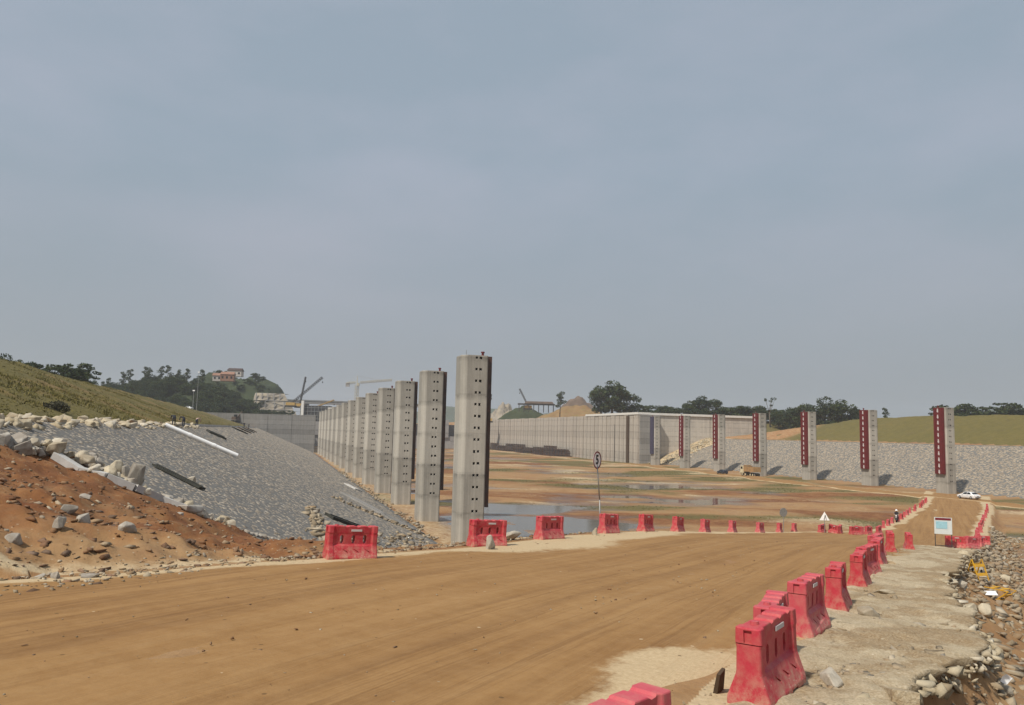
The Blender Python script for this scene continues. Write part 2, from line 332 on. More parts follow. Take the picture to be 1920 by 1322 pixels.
    M['wallpale'] = concrete('pale_wing_concrete', (.47, .43, .375), 2.2, .08, .3)
    M['wallgrey'] = concrete('grey_wall_concrete', (.25, .24, .225), 2.4, .16, .16)
    M['farconc'] = concrete('far_concrete', (.30, .29, .28), 6, .1, .2)
    M['capwhite'] = basic('white_concrete', (.66, .64, .60), .08, 2)
    M['fender'] = basic('rusty_fender_steel', (.062, .045, .040), .35, 1.2, .6, .2, 0, (.11, .05, .035), .7)
    M['fenderred'] = basic('dark_red_paint', (.13, .014, .016), .18, 1.5, .5, 0, 0, (.075, .02, .02), .5)
    M['fenderblue'] = basic('dark_blue_paint', (.055, .05, .085), .2, 1.5, .6)
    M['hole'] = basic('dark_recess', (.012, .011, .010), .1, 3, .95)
    M['whitepaint'] = basic('white_paint', (.54, .50, .49), .06, 5, .6)
    M['pvc'] = basic('white_pvc', (.90, .90, .89), .04, 2, .4)
    M['whiteplastic'] = basic('white_plastic', (.8, .8, .8), .03, 2, .4)
    M['board_tarp'] = basic('dark_green_sheet', (.035, .036, .03), .3, 2, .75, .2)
    M['board_rust'] = basic('dark_brown_sheet', (.075, .05, .032), .3, 2, .75, .2)
    M['kerb'] = basic('pale_kerb_concrete', (.46, .45, .43), .15, 2.5, .85, .3)
    M['steel'] = basic('galvanised_steel', (.30, .30, .29), .15, 6, .5, 0, .5)
    M['darksteel'] = basic('dark_steel', (.05, .05, .052), .2, 5, .55)
    M['black'] = basic('black_rubber', (.018, .018, .018), .2, 5, .75)
    M['signface'] = basic('white_sign_face', (.82, .80, .81), .04, 3, .5); M['signred'] = basic('dark_red_rim', (.16, .018, .03), .1, 3, .5); M['signink'] = basic('black_sign_ink', (.015, .015, .018), .1, 3, .6)
    M['blueboard'] = basic('pale_blue_print', (.30, .52, .60), .12, 2.2, .5); M['paleboard'] = basic('pale_print', (.58, .62, .62), .06, 3, .5)
    M['yellow'] = basic('yellow_paint', (.60, .33, .02), .15, 5, .55, 0, 0, (.35, .24, .12), .5)
    M['cranewhite'] = basic('crane_paint', (.42, .40, .33), .1, 1, .6); M['ochre'] = basic('ochre_paint', (.42, .27, .08), .15, 2, .6)
    M['carwhite'] = basic('white_car_paint', (.78, .79, .79), .02, 2, .22); M['cardark'] = basic('dark_blue_car_paint', (.025, .032, .045), .1, 2, .22)
    M['glass'] = basic('dark_glass', (.012, .014, .016), .1, 2, .06); M['chrome'] = basic('grey_rim', (.42, .42, .43), .1, 5, .3, 0, .7); M['tail'] = basic('red_lamp', (.35, .012, .01), .1, 4, .25); M['lamp'] = basic('clear_lamp', (.7, .7, .68), .05, 4, .15)
    M['truckcab'] = basic('cream_cab_paint', (.62, .54, .36), .08, 3, .4, 0, 0, (.35, .25, .14), .4); M['truckbed'] = basic('brown_tipper_body', (.36, .22, .10), .2, 2, .7, 0, 0, (.24, .13, .06), .5)
    M['skin'] = basic('skin', (.36, .22, .15), .08, 8, .6); M['shirtdark'] = basic('dark_clothes', (.03, .032, .04), .2, 8, .85); M['shirtpale'] = basic('pale_clothes', (.45, .32, .27), .15, 8, .85); M['trousers'] = basic('navy_trousers', (.035, .04, .055), .2, 8, .85); M['hair'] = basic('black_hair', (.012, .011, .01), .1, 10, .6)
    M['rooftile'] = basic('orange_roof', (.27, .15, .105), .15, 1, .8); M['housewall'] = basic('pale_render', (.46, .42, .38), .1, 1, .85)
    M['cut'] = basic('cut_rock', (.25, .225, .19), .35, .12, .9, .6, 0, (.40, .33, .22), .7); M['heap'] = basic('grey_brown_spoil', (.155, .115, .09), .25, .25, .95, .5, 0, (.11, .08, .065), .6); M['spoil'] = basic('tan_spoil', (.22, .135, .065), .22, .12, .95, .5, 0, (.22, .18, .07), .7)
    M['hillgreen'] = basic('hill_scrub', (.036, .048, .021), .35, .1, .95, .5); M['hillfar'] = basic('far_forest', (.05, .07, .045), .2, .02, 1)
    M['bark'] = basic('bark', (.11, .09, .07), .3, 3, .9, .4)
    # red barrier plastic: faded, dusty low down
    m = N('red_barrier_plastic'); v = m.coord(); sx = m.n('ShaderNodeSeparateXYZ'); m.l(v, sx.inputs[0]); oi = m.n('ShaderNodeObjectInfo').outputs['Random']
    f = m.noise(3, v, 6, .65); k = m.ramp(f, [(.3, (.38, .018, .030)), (.7, (.50, .036, .058))]); k = m.mix(m.math('MULTIPLY', oi, .5), k, (.55, .12, .155))
    d = m.math('MULTIPLY', m.math('SUBTRACT', m.noise(7, v, 6, .78), .40), 2.6); low = m.n('ShaderNodeMapRange'); low.inputs['From Min'].default_value = .40; low.inputs['From Max'].default_value = 0; m.l(sx.outputs['Z'], low.inputs['Value'])
    dd = m.n('ShaderNodeClamp'); m.l(m.math('MULTIPLY', d, m.math('ADD', .40, m.math('MULTIPLY', low.outputs['Result'], 1.3))), dd.inputs[0]); k = m.mix(m.math('MULTIPLY', dd.outputs[0], .8), k, (.50, .37, .26)); sv = m.n('ShaderNodeTexVoronoi', Scale=26); m.l(v, sv.inputs['Vector']); spk = m.math('MULTIPLY', m.math('LESS_THAN', sv.outputs['Distance'], .22), m.math('GREATER_THAN', m.noise(5, v, 3), .57)); k = m.mix(m.math('MULTIPLY', spk, m.math('MULTIPLY', low.outputs['Result'], .9)), k, (.66, .56, .45))
    m.col(k); m.rough(m.math('ADD', .42, m.math('MULTIPLY', f, .25))); m.bump(m.noise(14, v), .12, .01); m.b.inputs['Subsurface Weight'].default_value = 0; M['barrier'] = m.m
    # grass slope
    m = N('dry_grass'); v = m.coord((1, 1, .6)); n1 = m.noise(.06, v, 6, .6); n2 = m.noise(.7, v, 6, .7); n3 = m.noise(5, v, 4, .75)
    k = m.ramp(n1, [(.32, (.080, .072, .017)), (.5, (.118, .097, .025)), (.68, (.14, .103, .035))]); k = m.mix(.5, k, m.ramp(n2, [(.3, (.06, .056, .015)), (.62, (.165, .13, .042))])); k = m.mix(m.ramp(m.noise(.22, v, 6, .75), [(.52, (0, 0, 0)), (.68, (.7, .7, .7))]), k, (.085, .07, .028)); k = m.mix(.3, k, m.ramp(n3, [(.3, (.05, .05, .015)), (.7, (.27, .22, .08))]))
    at = m.n('ShaderNodeAttribute', attribute_name='bare'); k = m.mix(at.outputs['Fac'], k, m.ramp(n2, [(.35, (.27, .12, .045)), (.7, (.42, .28, .15))]))
    m.col(k); m.rough(.95); b1 = m.bump(n2, .6, .3); m.bump(n3, .7, .1, b1); M['grass'] = m.m
    m = N('grass_blades'); i = m.n('ShaderNodeNewGeometry').outputs['Random Per Island']; m.col(m.ramp(i, [(0, (.08, .078, .02)), (.5, (.14, .122, .034)), (1, (.23, .19, .07))])); m.rough(.9); M['blades'] = m.m
    def leaf(name, stops):
        m = N(name); i = m.n('ShaderNodeNewGeometry').outputs['Random Per Island']; o = m.n('ShaderNodeObjectInfo').outputs['Random']
        k = m.ramp(i, stops); k = m.mix(m.math('MULTIPLY', o, .35), k, (.04, .056, .018)); m.col(k); m.rough(.7)
        tr = m.n('ShaderNodeBsdfTranslucent'); m.l(k, tr.inputs['Color']); ms = m.n('ShaderNodeMixShader'); ms.inputs[0].default_value = .2; m.l(m.b.outputs[0], ms.inputs[1]); m.l(tr.outputs[0], ms.inputs[2]); m.l(ms.outputs[0], m.t.nodes['Material Output'].inputs['Surface']); return m.m
    M['leaf'] = leaf('green_leaves', [(0, (.016, .031, .011)), (.5, (.036, .058, .018)), (1, (.085, .105, .032))])
    M['leafdark'] = leaf('dark_leaves', [(0, (.014, .026, .012)), (.6, (.031, .050, .019)), (1, (.066, .086, .03))])
    M['twig'] = leaf('dry_twigs', [(0, (.05, .045, .035)), (1, (.11, .095, .065))])
    # standing water
    m = N('muddy_water'); v = m.coord((1, 1, 1)); m.col((.115, .095, .07)); m.rough(.10); m.b.inputs['IOR'].default_value = 1.33; m.b.inputs['Specular IOR Level'].default_value = .5; m.bump(m.noise(.8, v, 3), .10, .05); M['water'] = m.m
    # far road and crust
    M['crust'] = None
    m = N('crusted_gravel'); v = m.coord(); n1 = m.noise(.8, v, 6, .6); n2 = m.noise(6, v, 6, .75); n3 = m.noise(30, v, 3, .7)
    k = m.ramp(n1, [(.32, (.30, .215, .12)), (.5, (.42, .335, .215)), (.7, (.50, .41, .275))]); k = m.mix(.35, k, m.ramp(n2, [(.3, (.24, .18, .11)), (.7, (.60, .52, .39))]))
    vo = m.n('ShaderNodeTexVoronoi', Scale=.55, feature='DISTANCE_TO_EDGE'); dn = m.n('ShaderNodeTexNoise', Scale=1.6, Detail=5); m.l(v, dn.inputs['Vector']); wv = m.mix(.5, v, dn.outputs['Color'], 'ADD'); m.l(wv, vo.inputs['Vector'])
    crack = m.math('MULTIPLY', m.math('LESS_THAN', vo.outputs['Distance'], .010), m.math('GREATER_THAN', n1, .55)); k = m.mix(m.math('MULTIPLY', crack, .6), k, (.12, .085, .05))
    big = m.noise(.55, v, 5, .65); k = m.mix(m.ramp(big, [(.45, (0, 0, 0)), (.54, (.9, .9, .9))]), k, m.ramp(n2, [(.3, (.155, .09, .036)), (.7, (.29, .185, .085))]))
    k = m.mix(.34, k, m.ramp(n3, [(.35, (.22, .16, .09)), (.5, (.45, .37, .245)), (.66, (.68, .60, .45))]))
    pv_ = m.n('ShaderNodeTexVoronoi', Scale=11); m.l(v, pv_.inputs['Vector']); ps = m.n('ShaderNodeSeparateColor'); m.l(pv_.outputs['Color'], ps.inputs['Color']); pb = m.math('MULTIPLY', m.math('LESS_THAN', pv_.outputs['Distance'], .2), m.math('GREATER_THAN', ps.outputs['Red'], .55)); k = m.mix(m.math('MULTIPLY', pb, .6), k, m.mix(ps.outputs['Green'], (.14, .10, .055), (.66, .58, .44)))
    m.col(k); m.rough(.92); b1 = m.bump(n2, .6, .05); m.bump(m.math('ADD', m.math('SUBTRACT', n3, crack), m.math('MULTIPLY', pb, .7)), .7, .025, b1); M['crust'] = m.m
make_materials()

# ------------------------------------------------------------------ ground, one sheet out to the horizon
def polar_ground():
    dense = np.arange(-47, 47.01, .17); rest = np.arange(50, 311, 3.0)
    th = np.radians(np.r_[dense, rest]); r = np.r_[.05, .6, np.exp(np.arange(math.log(1.4), math.log(1500), .0108)), 1900, 2600]
    T, R = np.meshgrid(th, r); X = R*np.sin(T); Y = R*np.cos(T); Z = terrain(X, Y)
    L, D = ld(X, Y); s, n = sn(X, Y); c = canal(L, D); f = fill(s, n); isf = f > c
    off = nleft(s)-n
    redm = np.where(isf & (n < nleft(s)+.3) & (s < 60), .42+.30*fbm(X, Y, 2.5, 3, 5)+.22*sstep(1.5, 5, off), 0)
    redm = np.where((~isf) & (L > 17) & (L < 156), .25+1.4*fbm(X*.5, Y, 15, 5, 41), redm)
    bed = (~isf) & (L > 18) & (L < 156)
    veg = np.where(bed, .0+.34*sstep(60, 130, L)*sstep(85, 150, D)+1.8*fbm(X*.5, Y, 14, 5, 51), 0)
    veg = np.where((L < -14) | (L > 188), .9, veg)
    veg = np.where(isf & (n > nright(s)+6), .45+.6*fbm(X, Y, 6, 3, 71), veg)
    dust = np.where(isf & (off > 0) & (s < 60), .66*sstep(1.7, .1, off)+.3*fbm(X, Y, 1.3, 3, 8)*sstep(4, .5, off), 0)
    dust = np.where(isf & (off <= 0) & (n > -2.4), .75, dust)
    dust = np.where(isf & (n > nright(s)), .12+.3*fbm(X, Y, 2, 3, 63), dust)
    dust = np.where(bed, np.maximum(.08+1.1*fbm(X*.5, Y, 11, 4, 61), .55*np.exp(-((L-139)/6)**2)*(D > 60)), dust)
    dust = np.where(bed & (L < 23), .5, dust)
    dust = np.where((~isf) & (L > 155) & (L < 190) & (D >= 304) & (D < 323), .9, dust)
    stone = np.where((~isf) & (((L > -11.2) & (L < 17.5)) | ((L > 156) & (L < 184) & (D < 304))), 1, 0)
    A = np.stack([redm, veg, dust, stone], -1).reshape(-1, 4)
    V = np.stack([X, Y, Z], -1).reshape(-1, 3); nr, nc = X.shape
    Fq = grid_faces(nr, nc); i = np.arange(nr-1)*nc; Fq = np.r_[Fq, np.c_[i+nc-1, i, i+nc, i+2*nc-1]]
    return np_mesh('ground', V, Fq[:, ::-1], M['earth'], True, {'region': np.clip(A, 0, 1), 'wet': np.repeat((np.where(bed, sstep(-12.26, -12.46, Z-CAMZ), 0)).reshape(-1, 1), 4, 1)})
tag(link('ground', polar_ground()), 'reddish soil of the drained canal bed and spoil slopes', 'ground', kind='structure')

# haul road: ramp down across the canal
def haul_road():
    s = np.r_[np.arange(-14, 30, .16), np.arange(30, 70, .3), np.arange(70, 215, .8)]; u = np.linspace(0, 1, 110)
    S, U = np.meshgrid(s, u, indexing='ij'); lo = nleft(S); hi = np.minimum(nright(S)-1.3, nright(S)-1.3); 
    lo = lo+.5*fbm(S, lo*0, 4, 3, 77); hi = hi+.5*fbm(S, hi*0, 3, 3, 78)
    Nn = lo+(hi-lo)*U; X, Y = sxy(S, Nn)
    e = np.minimum(Nn-lo, hi-Nn); tracks = fbm(Nn*1.0, S*.035, .9, 4, 12)
    Z = zroad(S)+CAMZ+.035+tracks*.045+fbm(X, Y, 1.1, 3, 14)*.02-.075*sstep(.5, 0, e)
    wl = np.interp(S, [0, 14, 19, 22, 26, 40, 50, 80], [1.1, 1.3, 1.5, 3.4, 4.6, 3.2, 2.4, 2.0]); 
    dust = .95*sstep(wl, wl*.45, Nn-lo+.7*fbm(S*.4, Nn, 1.6, 3, 15))+.75*sstep(1.3, 0, hi-Nn)
    dust += .8*np.exp(-(((S-9.9)/1.15)**2+((Nn+3.0)/.75)**2)**2)          # pale patch spilled by the near barriers
    dust += .55*sstep(75, 110, S)*sstep(3.2, .5, Nn-lo)
    A = np.stack([Nn*.4, S*.05/300, np.clip(dust, 0, 1), np.ones_like(Nn)], -1).reshape(-1, 4)
    return np_mesh('haul_road', np.stack([X, Y, Z], -1).reshape(-1, 3), grid_faces(*X.shape), M['road'], True, {'road': A})
tag(link('haul_road', haul_road()), 'ochre packed soil haul road ramping down across the canal', 'road', kind='structure')
# site road along the foot of the right bank
def toe_road():
    D = np.arange(40, 318, 1.0); u = np.linspace(0, 1, 18); Dm, U = np.meshgrid(D, u, indexing='ij'); c = 139.5+1.6*np.sin(Dm/37)
    Lm = c-3.6+7.2*U+.4*fbm(Dm, U*5, 6, 3, 4); X, Y = xy(Lm, Dm); e = np.minimum(U, 1-U)
    Z = terrain(X, Y)+.10-.22*sstep(.12, 0, e)
    A = np.stack([(Lm-c)*.4, Dm*.05/300, np.clip(.85*sstep(.22, .03, e), 0, 1), np.ones_like(Lm)], -1).reshape(-1, 4)
    return np_mesh('site_road', np.stack([X, Y, Z], -1).reshape(-1, 3), grid_faces(*X.shape)[:, ::-1], M['road'], True, {'road': A})
tag(link('site_road', toe_road()), 'narrow dirt track running along the foot of the right stone bank', 'road', kind='structure')

# standing water in the canal bed
def water():
    L = np.linspace(19.5, 125, 60); D = np.linspace(84, 300, 60); Lm, Dm = np.meshgrid(L, D, indexing='ij'); X, Y = xy(Lm, Dm)
    return np_mesh('puddle_water', np.stack([X, Y, np.full_like(X, CAMZ-12.50)], -1).reshape(-1, 3), grid_faces(60, 60)[:, ::-1], M['water'])
tag(link('puddle_water', water()), 'shallow muddy standing water lying in the canal bed', 'water', kind='structure')

# stone banks
def bank_base(name, Lr, Dr, up, parentless=True):
    L = np.linspace(Lr[0], Lr[1], 30); D = np.linspace(Dr[0], Dr[1], 120); Lm, Dm = np.meshgrid(L, D, indexing='ij'); X, Y = xy(Lm, Dm); Z = canal(Lm, np.minimum(Dm, 300))+CAMZ+.015
    return np_mesh(name, np.stack([X, Y, Z], -1).reshape(-1, 3), grid_faces(30, 120)[:, ::-1], M['kerb'] if False else M['paving_base'])
M['paving_base'] = basic('bank_mortar', (.15, .145, .135), .3, 3, .95, .4)
def paving(Lr, Dr, cl, cd, h, seed, mat):
    g = np.random.default_rng(seed); nl = int(abs(Lr[1]-Lr[0])/cl); nd = int((Dr[1]-Dr[0])/cd)
    I, J = np.meshgrid(np.arange(nl), np.arange(nd), indexing='ij'); I = I.ravel(); J = J.ravel()
    L0 = Lr[0]+(I+.5+(g.random(I.size)-.5)*.95)*cl; D0 = Dr[0]+(J+g.random(I.size))*cd; L0 = np.clip(L0, min(Lr)+.1, max(Lr)-.1)
    X, Y = xy(L0, D0); s, n = sn(X, Y); ok = fill(s, n) < canal(L0, np.minimum(D0, 300))+.12; keep = ok & (g.random(I.size) > .015)
    L0, D0 = L0[keep], D0[keep]; k = len(L0)
    hl = cl*.5*(.7+.6*g.random(k)); hd = cd*.5*(.7+.65*g.random(k)); hh = h*(.1+g.random(k)**1.3); tl = (g.random((k, 4))-.5)*h*.8
    cs = np.array([[-1, -1], [1, -1], [1, 1], [-1, 1]])
    jl = 1+(g.random((k, 4))-.5)*.5; jd = 1+(g.random((k, 4))-.5)*.5
    Lb = L0[:, None]+hl[:, None]*cs[:, 0]*jl; Db = D0[:, None]+hd[:, None]*cs[:, 1]*jd
    Lt = L0[:, None]+hl[:, None]*cs[:, 0]*jl*.8; Dt = D0[:, None]+hd[:, None]*cs[:, 1]*jd*.82
    zb = canal(Lb, np.minimum(Db, 300))-.06; zt = canal(Lt, np.minimum(Dt, 300))+hh[:, None]+tl
    V = np.concatenate([np.stack([*xy(Lb, Db), zb+CAMZ], -1), np.stack([*xy(Lt, Dt), zt+CAMZ], -1)], 1).reshape(-1, 3)
    q = np.array([[4, 5, 6, 7], [0, 1, 5, 4], [1, 2, 6, 5], [2, 3, 7, 6], [3, 0, 4, 7]]); Fq = (np.arange(k)[:, None, None]*8+q[None]).reshape(-1, 4)
    return V, Fq
def bank(name, label, Lr, fields, mat, seed):
    o = link(name, bank_base(name, Lr, (fields[0][0], fields[-1][1]), 1)); tag(o, label, 'stone bank', kind='structure')
    for a, b, cl, cd, h in fields:
        V, Fq = paving(Lr, (a, b), cl, cd, h, seed+int(a), mat); st = link('paving_stones', np_mesh('paving_stones', V, Fq, M[mat]), o); st['kind'] = 'stuff'
    return o
bank('stone_bank', 'grey stone paved slope of the left canal bank behind the concrete piers', (-11.2, 16.6), [(14, 60, .20, .30, .024), (60, 120, .30, .45, .028), (120, 427, .62, .95, .04)], 'paving', 3)
bank('stone_bank', 'pale stone paved slope of the right canal bank behind the red panelled piers', (156.3, 184), [(60, 304, .42, .62, .045)], 'paving_pale', 4)

# grass slopes above the banks
def grass_sheet(name, Lr, Dr, nL, nD, bare=None):
    L = np.linspace(Lr[0], Lr[1], nL); D = np.linspace(Dr[0], Dr[1], nD); Lm, Dm = np.meshgrid(L, D, indexing='ij'); X, Y = xy(Lm, Dm)
    lo, hi = min(Lr), max(Lr); e = np.minimum(Lm-lo, hi-Lm); Z = terrain(X, Y)+.06+fbm(X, Y, 1.5, 3, 91)*.10-.2*sstep(.5, 0, e)
    b = bare(Lm, Dm, X, Y) if bare else np.zeros_like(X); A = np.stack([b, b, b, np.ones_like(b)], -1).reshape(-1, 4)
    return np_mesh(name, np.stack([X, Y, Z], -1).reshape(-1, 3), grid_faces(nL, nD)[:, ::-1], M['grass'], True, {'bare': A})
gl = tag(link('grass_slope', grass_sheet('grass_slope', (-60, -14.4), (-10, 428), 60, 500, lambda L, D, X, Y: np.clip(sstep(.20, .42, fbm(X*.6, Y, 5, 5, 17))*.35, 0, 1))), 'dry olive grass slope rising above the left stone bank', 'grass slope', kind='structure')
gr = tag(link('grass_slope', grass_sheet('grass_slope', (188.2, 260), (30, 321), 60, 320, lambda L, D, X, Y: np.clip(sstep(262, 276, D+10*fbm(X, Y, 12, 3, 5)-(L-188)*.5)*1.1, 0, 1))), 'mown olive grass slope above the right stone bank', 'grass slope', kind='structure')
def blades(Lr, Dr, n, h, seed):
    g = np.random.default_rng(seed); L = g.uniform(*Lr, n); D = Dr[0]+(Dr[1]-Dr[0])*g.random(n)**1.6; X, Y = xy(L, D); Z = terrain(X, Y)+.03; a = g.random(n)*math.pi; w = .05+.10*g.random(n); hh = h*(.4+g.random(n)); lx = (g.random(n)-.5)*hh; ly = (g.random(n)-.5)*hh
    V = np.stack([np.stack([X-np.cos(a)*w, Y-np.sin(a)*w, Z], -1), np.stack([X+np.cos(a)*w, Y+np.sin(a)*w, Z], -1), np.stack([X+lx, Y+ly, Z+hh], -1)], 1).reshape(-1, 3)
    return V, np.arange(n*3).reshape(-1, 3)
def tufts(Lr, Dr, n, seed):
    g = np.random.default_rng(seed); L = g.uniform(*Lr, n); D = Dr[0]+(Dr[1]-Dr[0])*g.random(n)**1.3; X, Y = xy(L, D); ok = fbm(X, Y, 6, 4, 19) > .08; X, Y = X[ok], Y[ok]; n = len(X); X = np.repeat(X, 7)+g.normal(size=n*7)*.14; Y = np.repeat(Y, 7)+g.normal(size=n*7)*.14; n = len(X)
    Z = terrain(X, Y)+.02; a = g.random(n)*math.pi; w = .03+.05*g.random(n); hh = .10+.26*g.random(n)**1.5; V = np.stack([np.stack([X-np.cos(a)*w, Y-np.sin(a)*w, Z], -1), np.stack([X+np.cos(a)*w, Y+np.sin(a)*w, Z], -1), np.stack([X+g.normal(size=n)*.1, Y+g.normal(size=n)*.1, Z+hh], -1)], 1).reshape(-1, 3)
    return V, np.arange(n*3).reshape(-1, 3)
gt = link('grass_tufts', np_mesh('grass_tufts', *tufts((-42, -14.6), (30, 200), 9000, 6), M['blades']), gl); gt['kind'] = 'stuff'
gb = link('grass_blades', np_mesh('grass_blades', *blades((-42, -14.6), (30, 330), 35000, .09, 5), M['blades']), gl); gb['kind'] = 'stuff'
def weeds(n, seed):
    g = np.random.default_rng(seed); L = g.uniform(30, 134, n); D = g.uniform(80, 300, n); X, Y = xy(L, D); d = .0+.34*sstep(60, 130, L)*sstep(85, 150, D)+1.8*fbm(X*.5, Y, 14, 5, 51); s, nn = sn(X, Y)
    ok = (d > .62) & (fill(s, nn) < -12.3) & (terrain(X, Y) > CAMZ-12.48); X, Y = X[ok], Y[ok]; n = len(X); Z = terrain(X, Y)-.02; a = g.random(n)*math.pi; w = .10+.12*g.random(n); hh = .03+.12*g.random(n)**2
    V = np.stack([np.stack([X-np.cos(a)*w, Y-np.sin(a)*w, Z], -1), np.stack([X+np.cos(a)*w, Y+np.sin(a)*w, Z], -1), np.stack([X+(g.random(n)-.5)*.3, Y+(g.random(n)-.5)*.3, Z+hh], -1)], 1).reshape(-1, 3)
    return V, np.arange(n*3).reshape(-1, 3)
tag(link('bed_weeds', np_mesh('bed_weeds', *weeds(60000, 8), M['blades'])), 'low olive weeds growing in patches on the canal bed', 'weeds', kind='stuff')

# ------------------------------------------------------------------ concrete piers
PW, PL, CH = 3.0, 3.6, .62            # across the canal, along it, corner chamfer
def chamfer_rect(w, l, c): return [(-w/2+c, -l/2), (w/2-c, -l/2), (w/2, -l/2+c), (w/2, l/2-c), (w/2-c, l/2), (-w/2+c, l/2), (-w/2, l/2-c), (-w/2, -l/2+c)]
def pier_meshes(side):
    """side -1: the panel faces the canal on the right of a left-bank pier; +1: it faces left"""
    ztop = CAMZ+8.57+.6
    mb = MB(); pts = [(-PW/2+.62, -PL/2), (PW/2-.12, -PL/2), (PW/2, -PL/2+.12), (PW/2, PL/2-.12), (PW/2-.12, PL/2), (-PW/2+.62, PL/2), (-PW/2, PL/2-.62), (-PW/2, -PL/2+.62)]
    if side > 0: pts = [(-x, y) for x, y in pts][::-1]
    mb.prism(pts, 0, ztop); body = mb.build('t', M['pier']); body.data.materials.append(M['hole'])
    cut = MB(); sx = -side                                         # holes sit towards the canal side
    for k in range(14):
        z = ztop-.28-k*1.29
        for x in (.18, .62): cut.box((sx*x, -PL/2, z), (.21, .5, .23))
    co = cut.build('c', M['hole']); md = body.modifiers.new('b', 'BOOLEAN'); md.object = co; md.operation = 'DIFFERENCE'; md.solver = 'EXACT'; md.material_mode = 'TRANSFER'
    b2 = body.modifiers.new('v', 'BEVEL'); b2.width = .04; b2.limit_method = 'ANGLE'; b2.angle_limit = math.radians(40); b2.segments = 1
    bpy.context.view_layer.update(); me = evaluated(body, 'pier_body'); 
    for o in (body, co): bpy.data.objects.remove(o)
    return me, ztop, sx
def fender_mesh(ztop, sx, h, mat):
    mb = MB(); x0 = sx*(PW/2+.27); mb.box((x0, 0, ztop-h/2-.05), (.52, PL-.9, h)); mb.box((sx*(PW/2+.56), -.9, ztop-h/2-.05), (.06, .35, h-.1)); mb.box((sx*(PW/2+.56), .9, ztop-h/2-.05), (.06, .35, h-.1))
    return mb.mesh('fender', mat)
def mark_mesh(sx):                                                # one stacked gauge figure: two blocks and a tick
    mb = MB(); x = sx*(PW/2+.535); mb.box((x, .05, 0), (.03, .34, .42)); mb.box((x, .05, -.38), (.03, .46, .34)); mb.box((x, -.02, -.63), (.03, .16, .16)); return mb.mesh('gauge_mark', M['whitepaint'])
ordw = ['first', 'second', 'third', 'fourth', 'fifth', 'sixth', 'seventh', 'eighth', 'ninth', 'tenth', 'eleventh', 'twelfth', 'thirteenth', 'fourteenth', 'fifteenth', 'sixteenth']
lb, ztL, sxL = pier_meshes(-1); rb, ztR, sxR = pier_meshes(1)
FH = 16.6
fl = fender_mesh(ztL, sxL, FH, M['fender']); fr = fender_mesh(ztR, sxR, 15.4, M['fenderred']); fb = fender_mesh(ztR, sxR, 15.4, M['fenderblue']); mk = mark_mesh(sxR)
bolm = MB(); bolm.tube((0, 0, 0), (0, 0, .38), .16, .13, 10); bolm.tube((0, 0, .36), (0, 0, .5), .22, .2, 10); bolm = bolm.mesh('mooring_bollard', M['fenderred'], False)
rail = MB(); rail.tube((0, 0, 0), (0, 0, .55), .03, n=6); rail = rail.mesh('top_bar', M['steel'])
for k in range(14):
    D = 87+25*k; x, y = xy(20.4, D); p = empty('concrete_pier', (x, y, -.6), -AX)
    link('pier_body', lb, p)
    if k < 4 or k % 3 == 1: link('fender', fl, p)
    link('mooring_bollard', bolm, p, (sxL*1.05, -.9, ztL)); 
    if k == 0: link('top_bar', rail, p, (-.95, -1.4, ztL))
    lab = 'nearest and tallest looking grey concrete pier of the left row' if k == 0 else ('farthest concrete pier of the left row beside the grey wing wall' if k == 13 else '%s concrete pier from the near end of the left row' % ordw[k])
    tag(p, lab, 'pier', 'concrete piers in the left row')
for k in range(7):
    D = 151.5+25*k; x, y = xy(150, D); p = empty('concrete_pier', (x, y, -.6), -AX)
    link('pier_body', rb, p); f = link('fender', fb if k == 6 else fr, p)
    f['label'] = 'dark blue fender panel' if k == 6 else 'dark red fender panel'
    for q in range(11 if k < 6 else 0): link('gauge_mark', mk, f, (0, 0, ztR-.5-q*1.42))
    link('mooring_bollard', bolm, p, (sxR*1.05, .9, ztR))
    lab = ['right-most pier with a red panel, nearest the white car', 'second red-panelled pier from the right', 'third red-panelled pier from the right', 'red-panelled pier standing behind the tipper truck', 'red-panelled pier just left of the one behind the truck, near the dark car', 'left-most pier with a red panel, in front of the wing wall', 'concrete pier with a dark blue panel beside the lock wall'][k]
    tag(p, lab, 'pier', 'concrete piers in the right row')

# ------------------------------------------------------------------ lock walls
def wall_frame(L, D): x, y = xy(L, D); return (x, y, 0), -AX
gw = empty('lock_wall', wall_frame(150, 318)[0], -AX); tag(gw, 'long pale concrete lock wall of upright panels behind the muddy bed', 'wall')
MB().box((5.2, 128, 10.8), (9.6, 257, 22.6)).build('core', M['wallgrey'], gw)
pan = MB(); pan.box((0, 0, 11.2), (.7, 4.6, 23.0)); pan.box((-.42, -2.1, 11.0), (.2, .35, 22)); pan = pan.mesh('wall_panel', M['wall'])
for k in range(51): link('wall_panel', pan, gw, (.12+.10*math.sin(k*2.3), 2.5+k*5.0, -.3+.10*math.sin(k*1.7)))
MB().box((2.6, 31, 22.75), (6.2, 62, .95)).build('cap', M['capwhite'], gw)
MB().box((-.62, 10.2, 10.8), (.5, 2.2, 22.0)).build('rust_stained_post', M['board_rust'], gw)
for k in range(7): MB().box((-.36, 12+k*2.2, 9), (.12, .25, 18)).build('ladder_rail', M['darksteel'], gw) if k in (0, 6) else None
ww = empty('wing_wall', wall_frame(150, 322)[0], -AX); tag(ww, 'pale concrete wing wall with a white top behind the right row of piers', 'wall')
MB().box((30, 1.5, 11.0), (59, 2.0, 22.4)).build('core', M['wallgrey'], ww)
for a, b in ((.6, 10.8), (11.3, 24), (24.3, 37), (37.3, 59)): MB().box(((a+b)/2, .3, 11.0), (b-a, .7, 22.6)).build('wall_panel', M['wallpale'], ww)
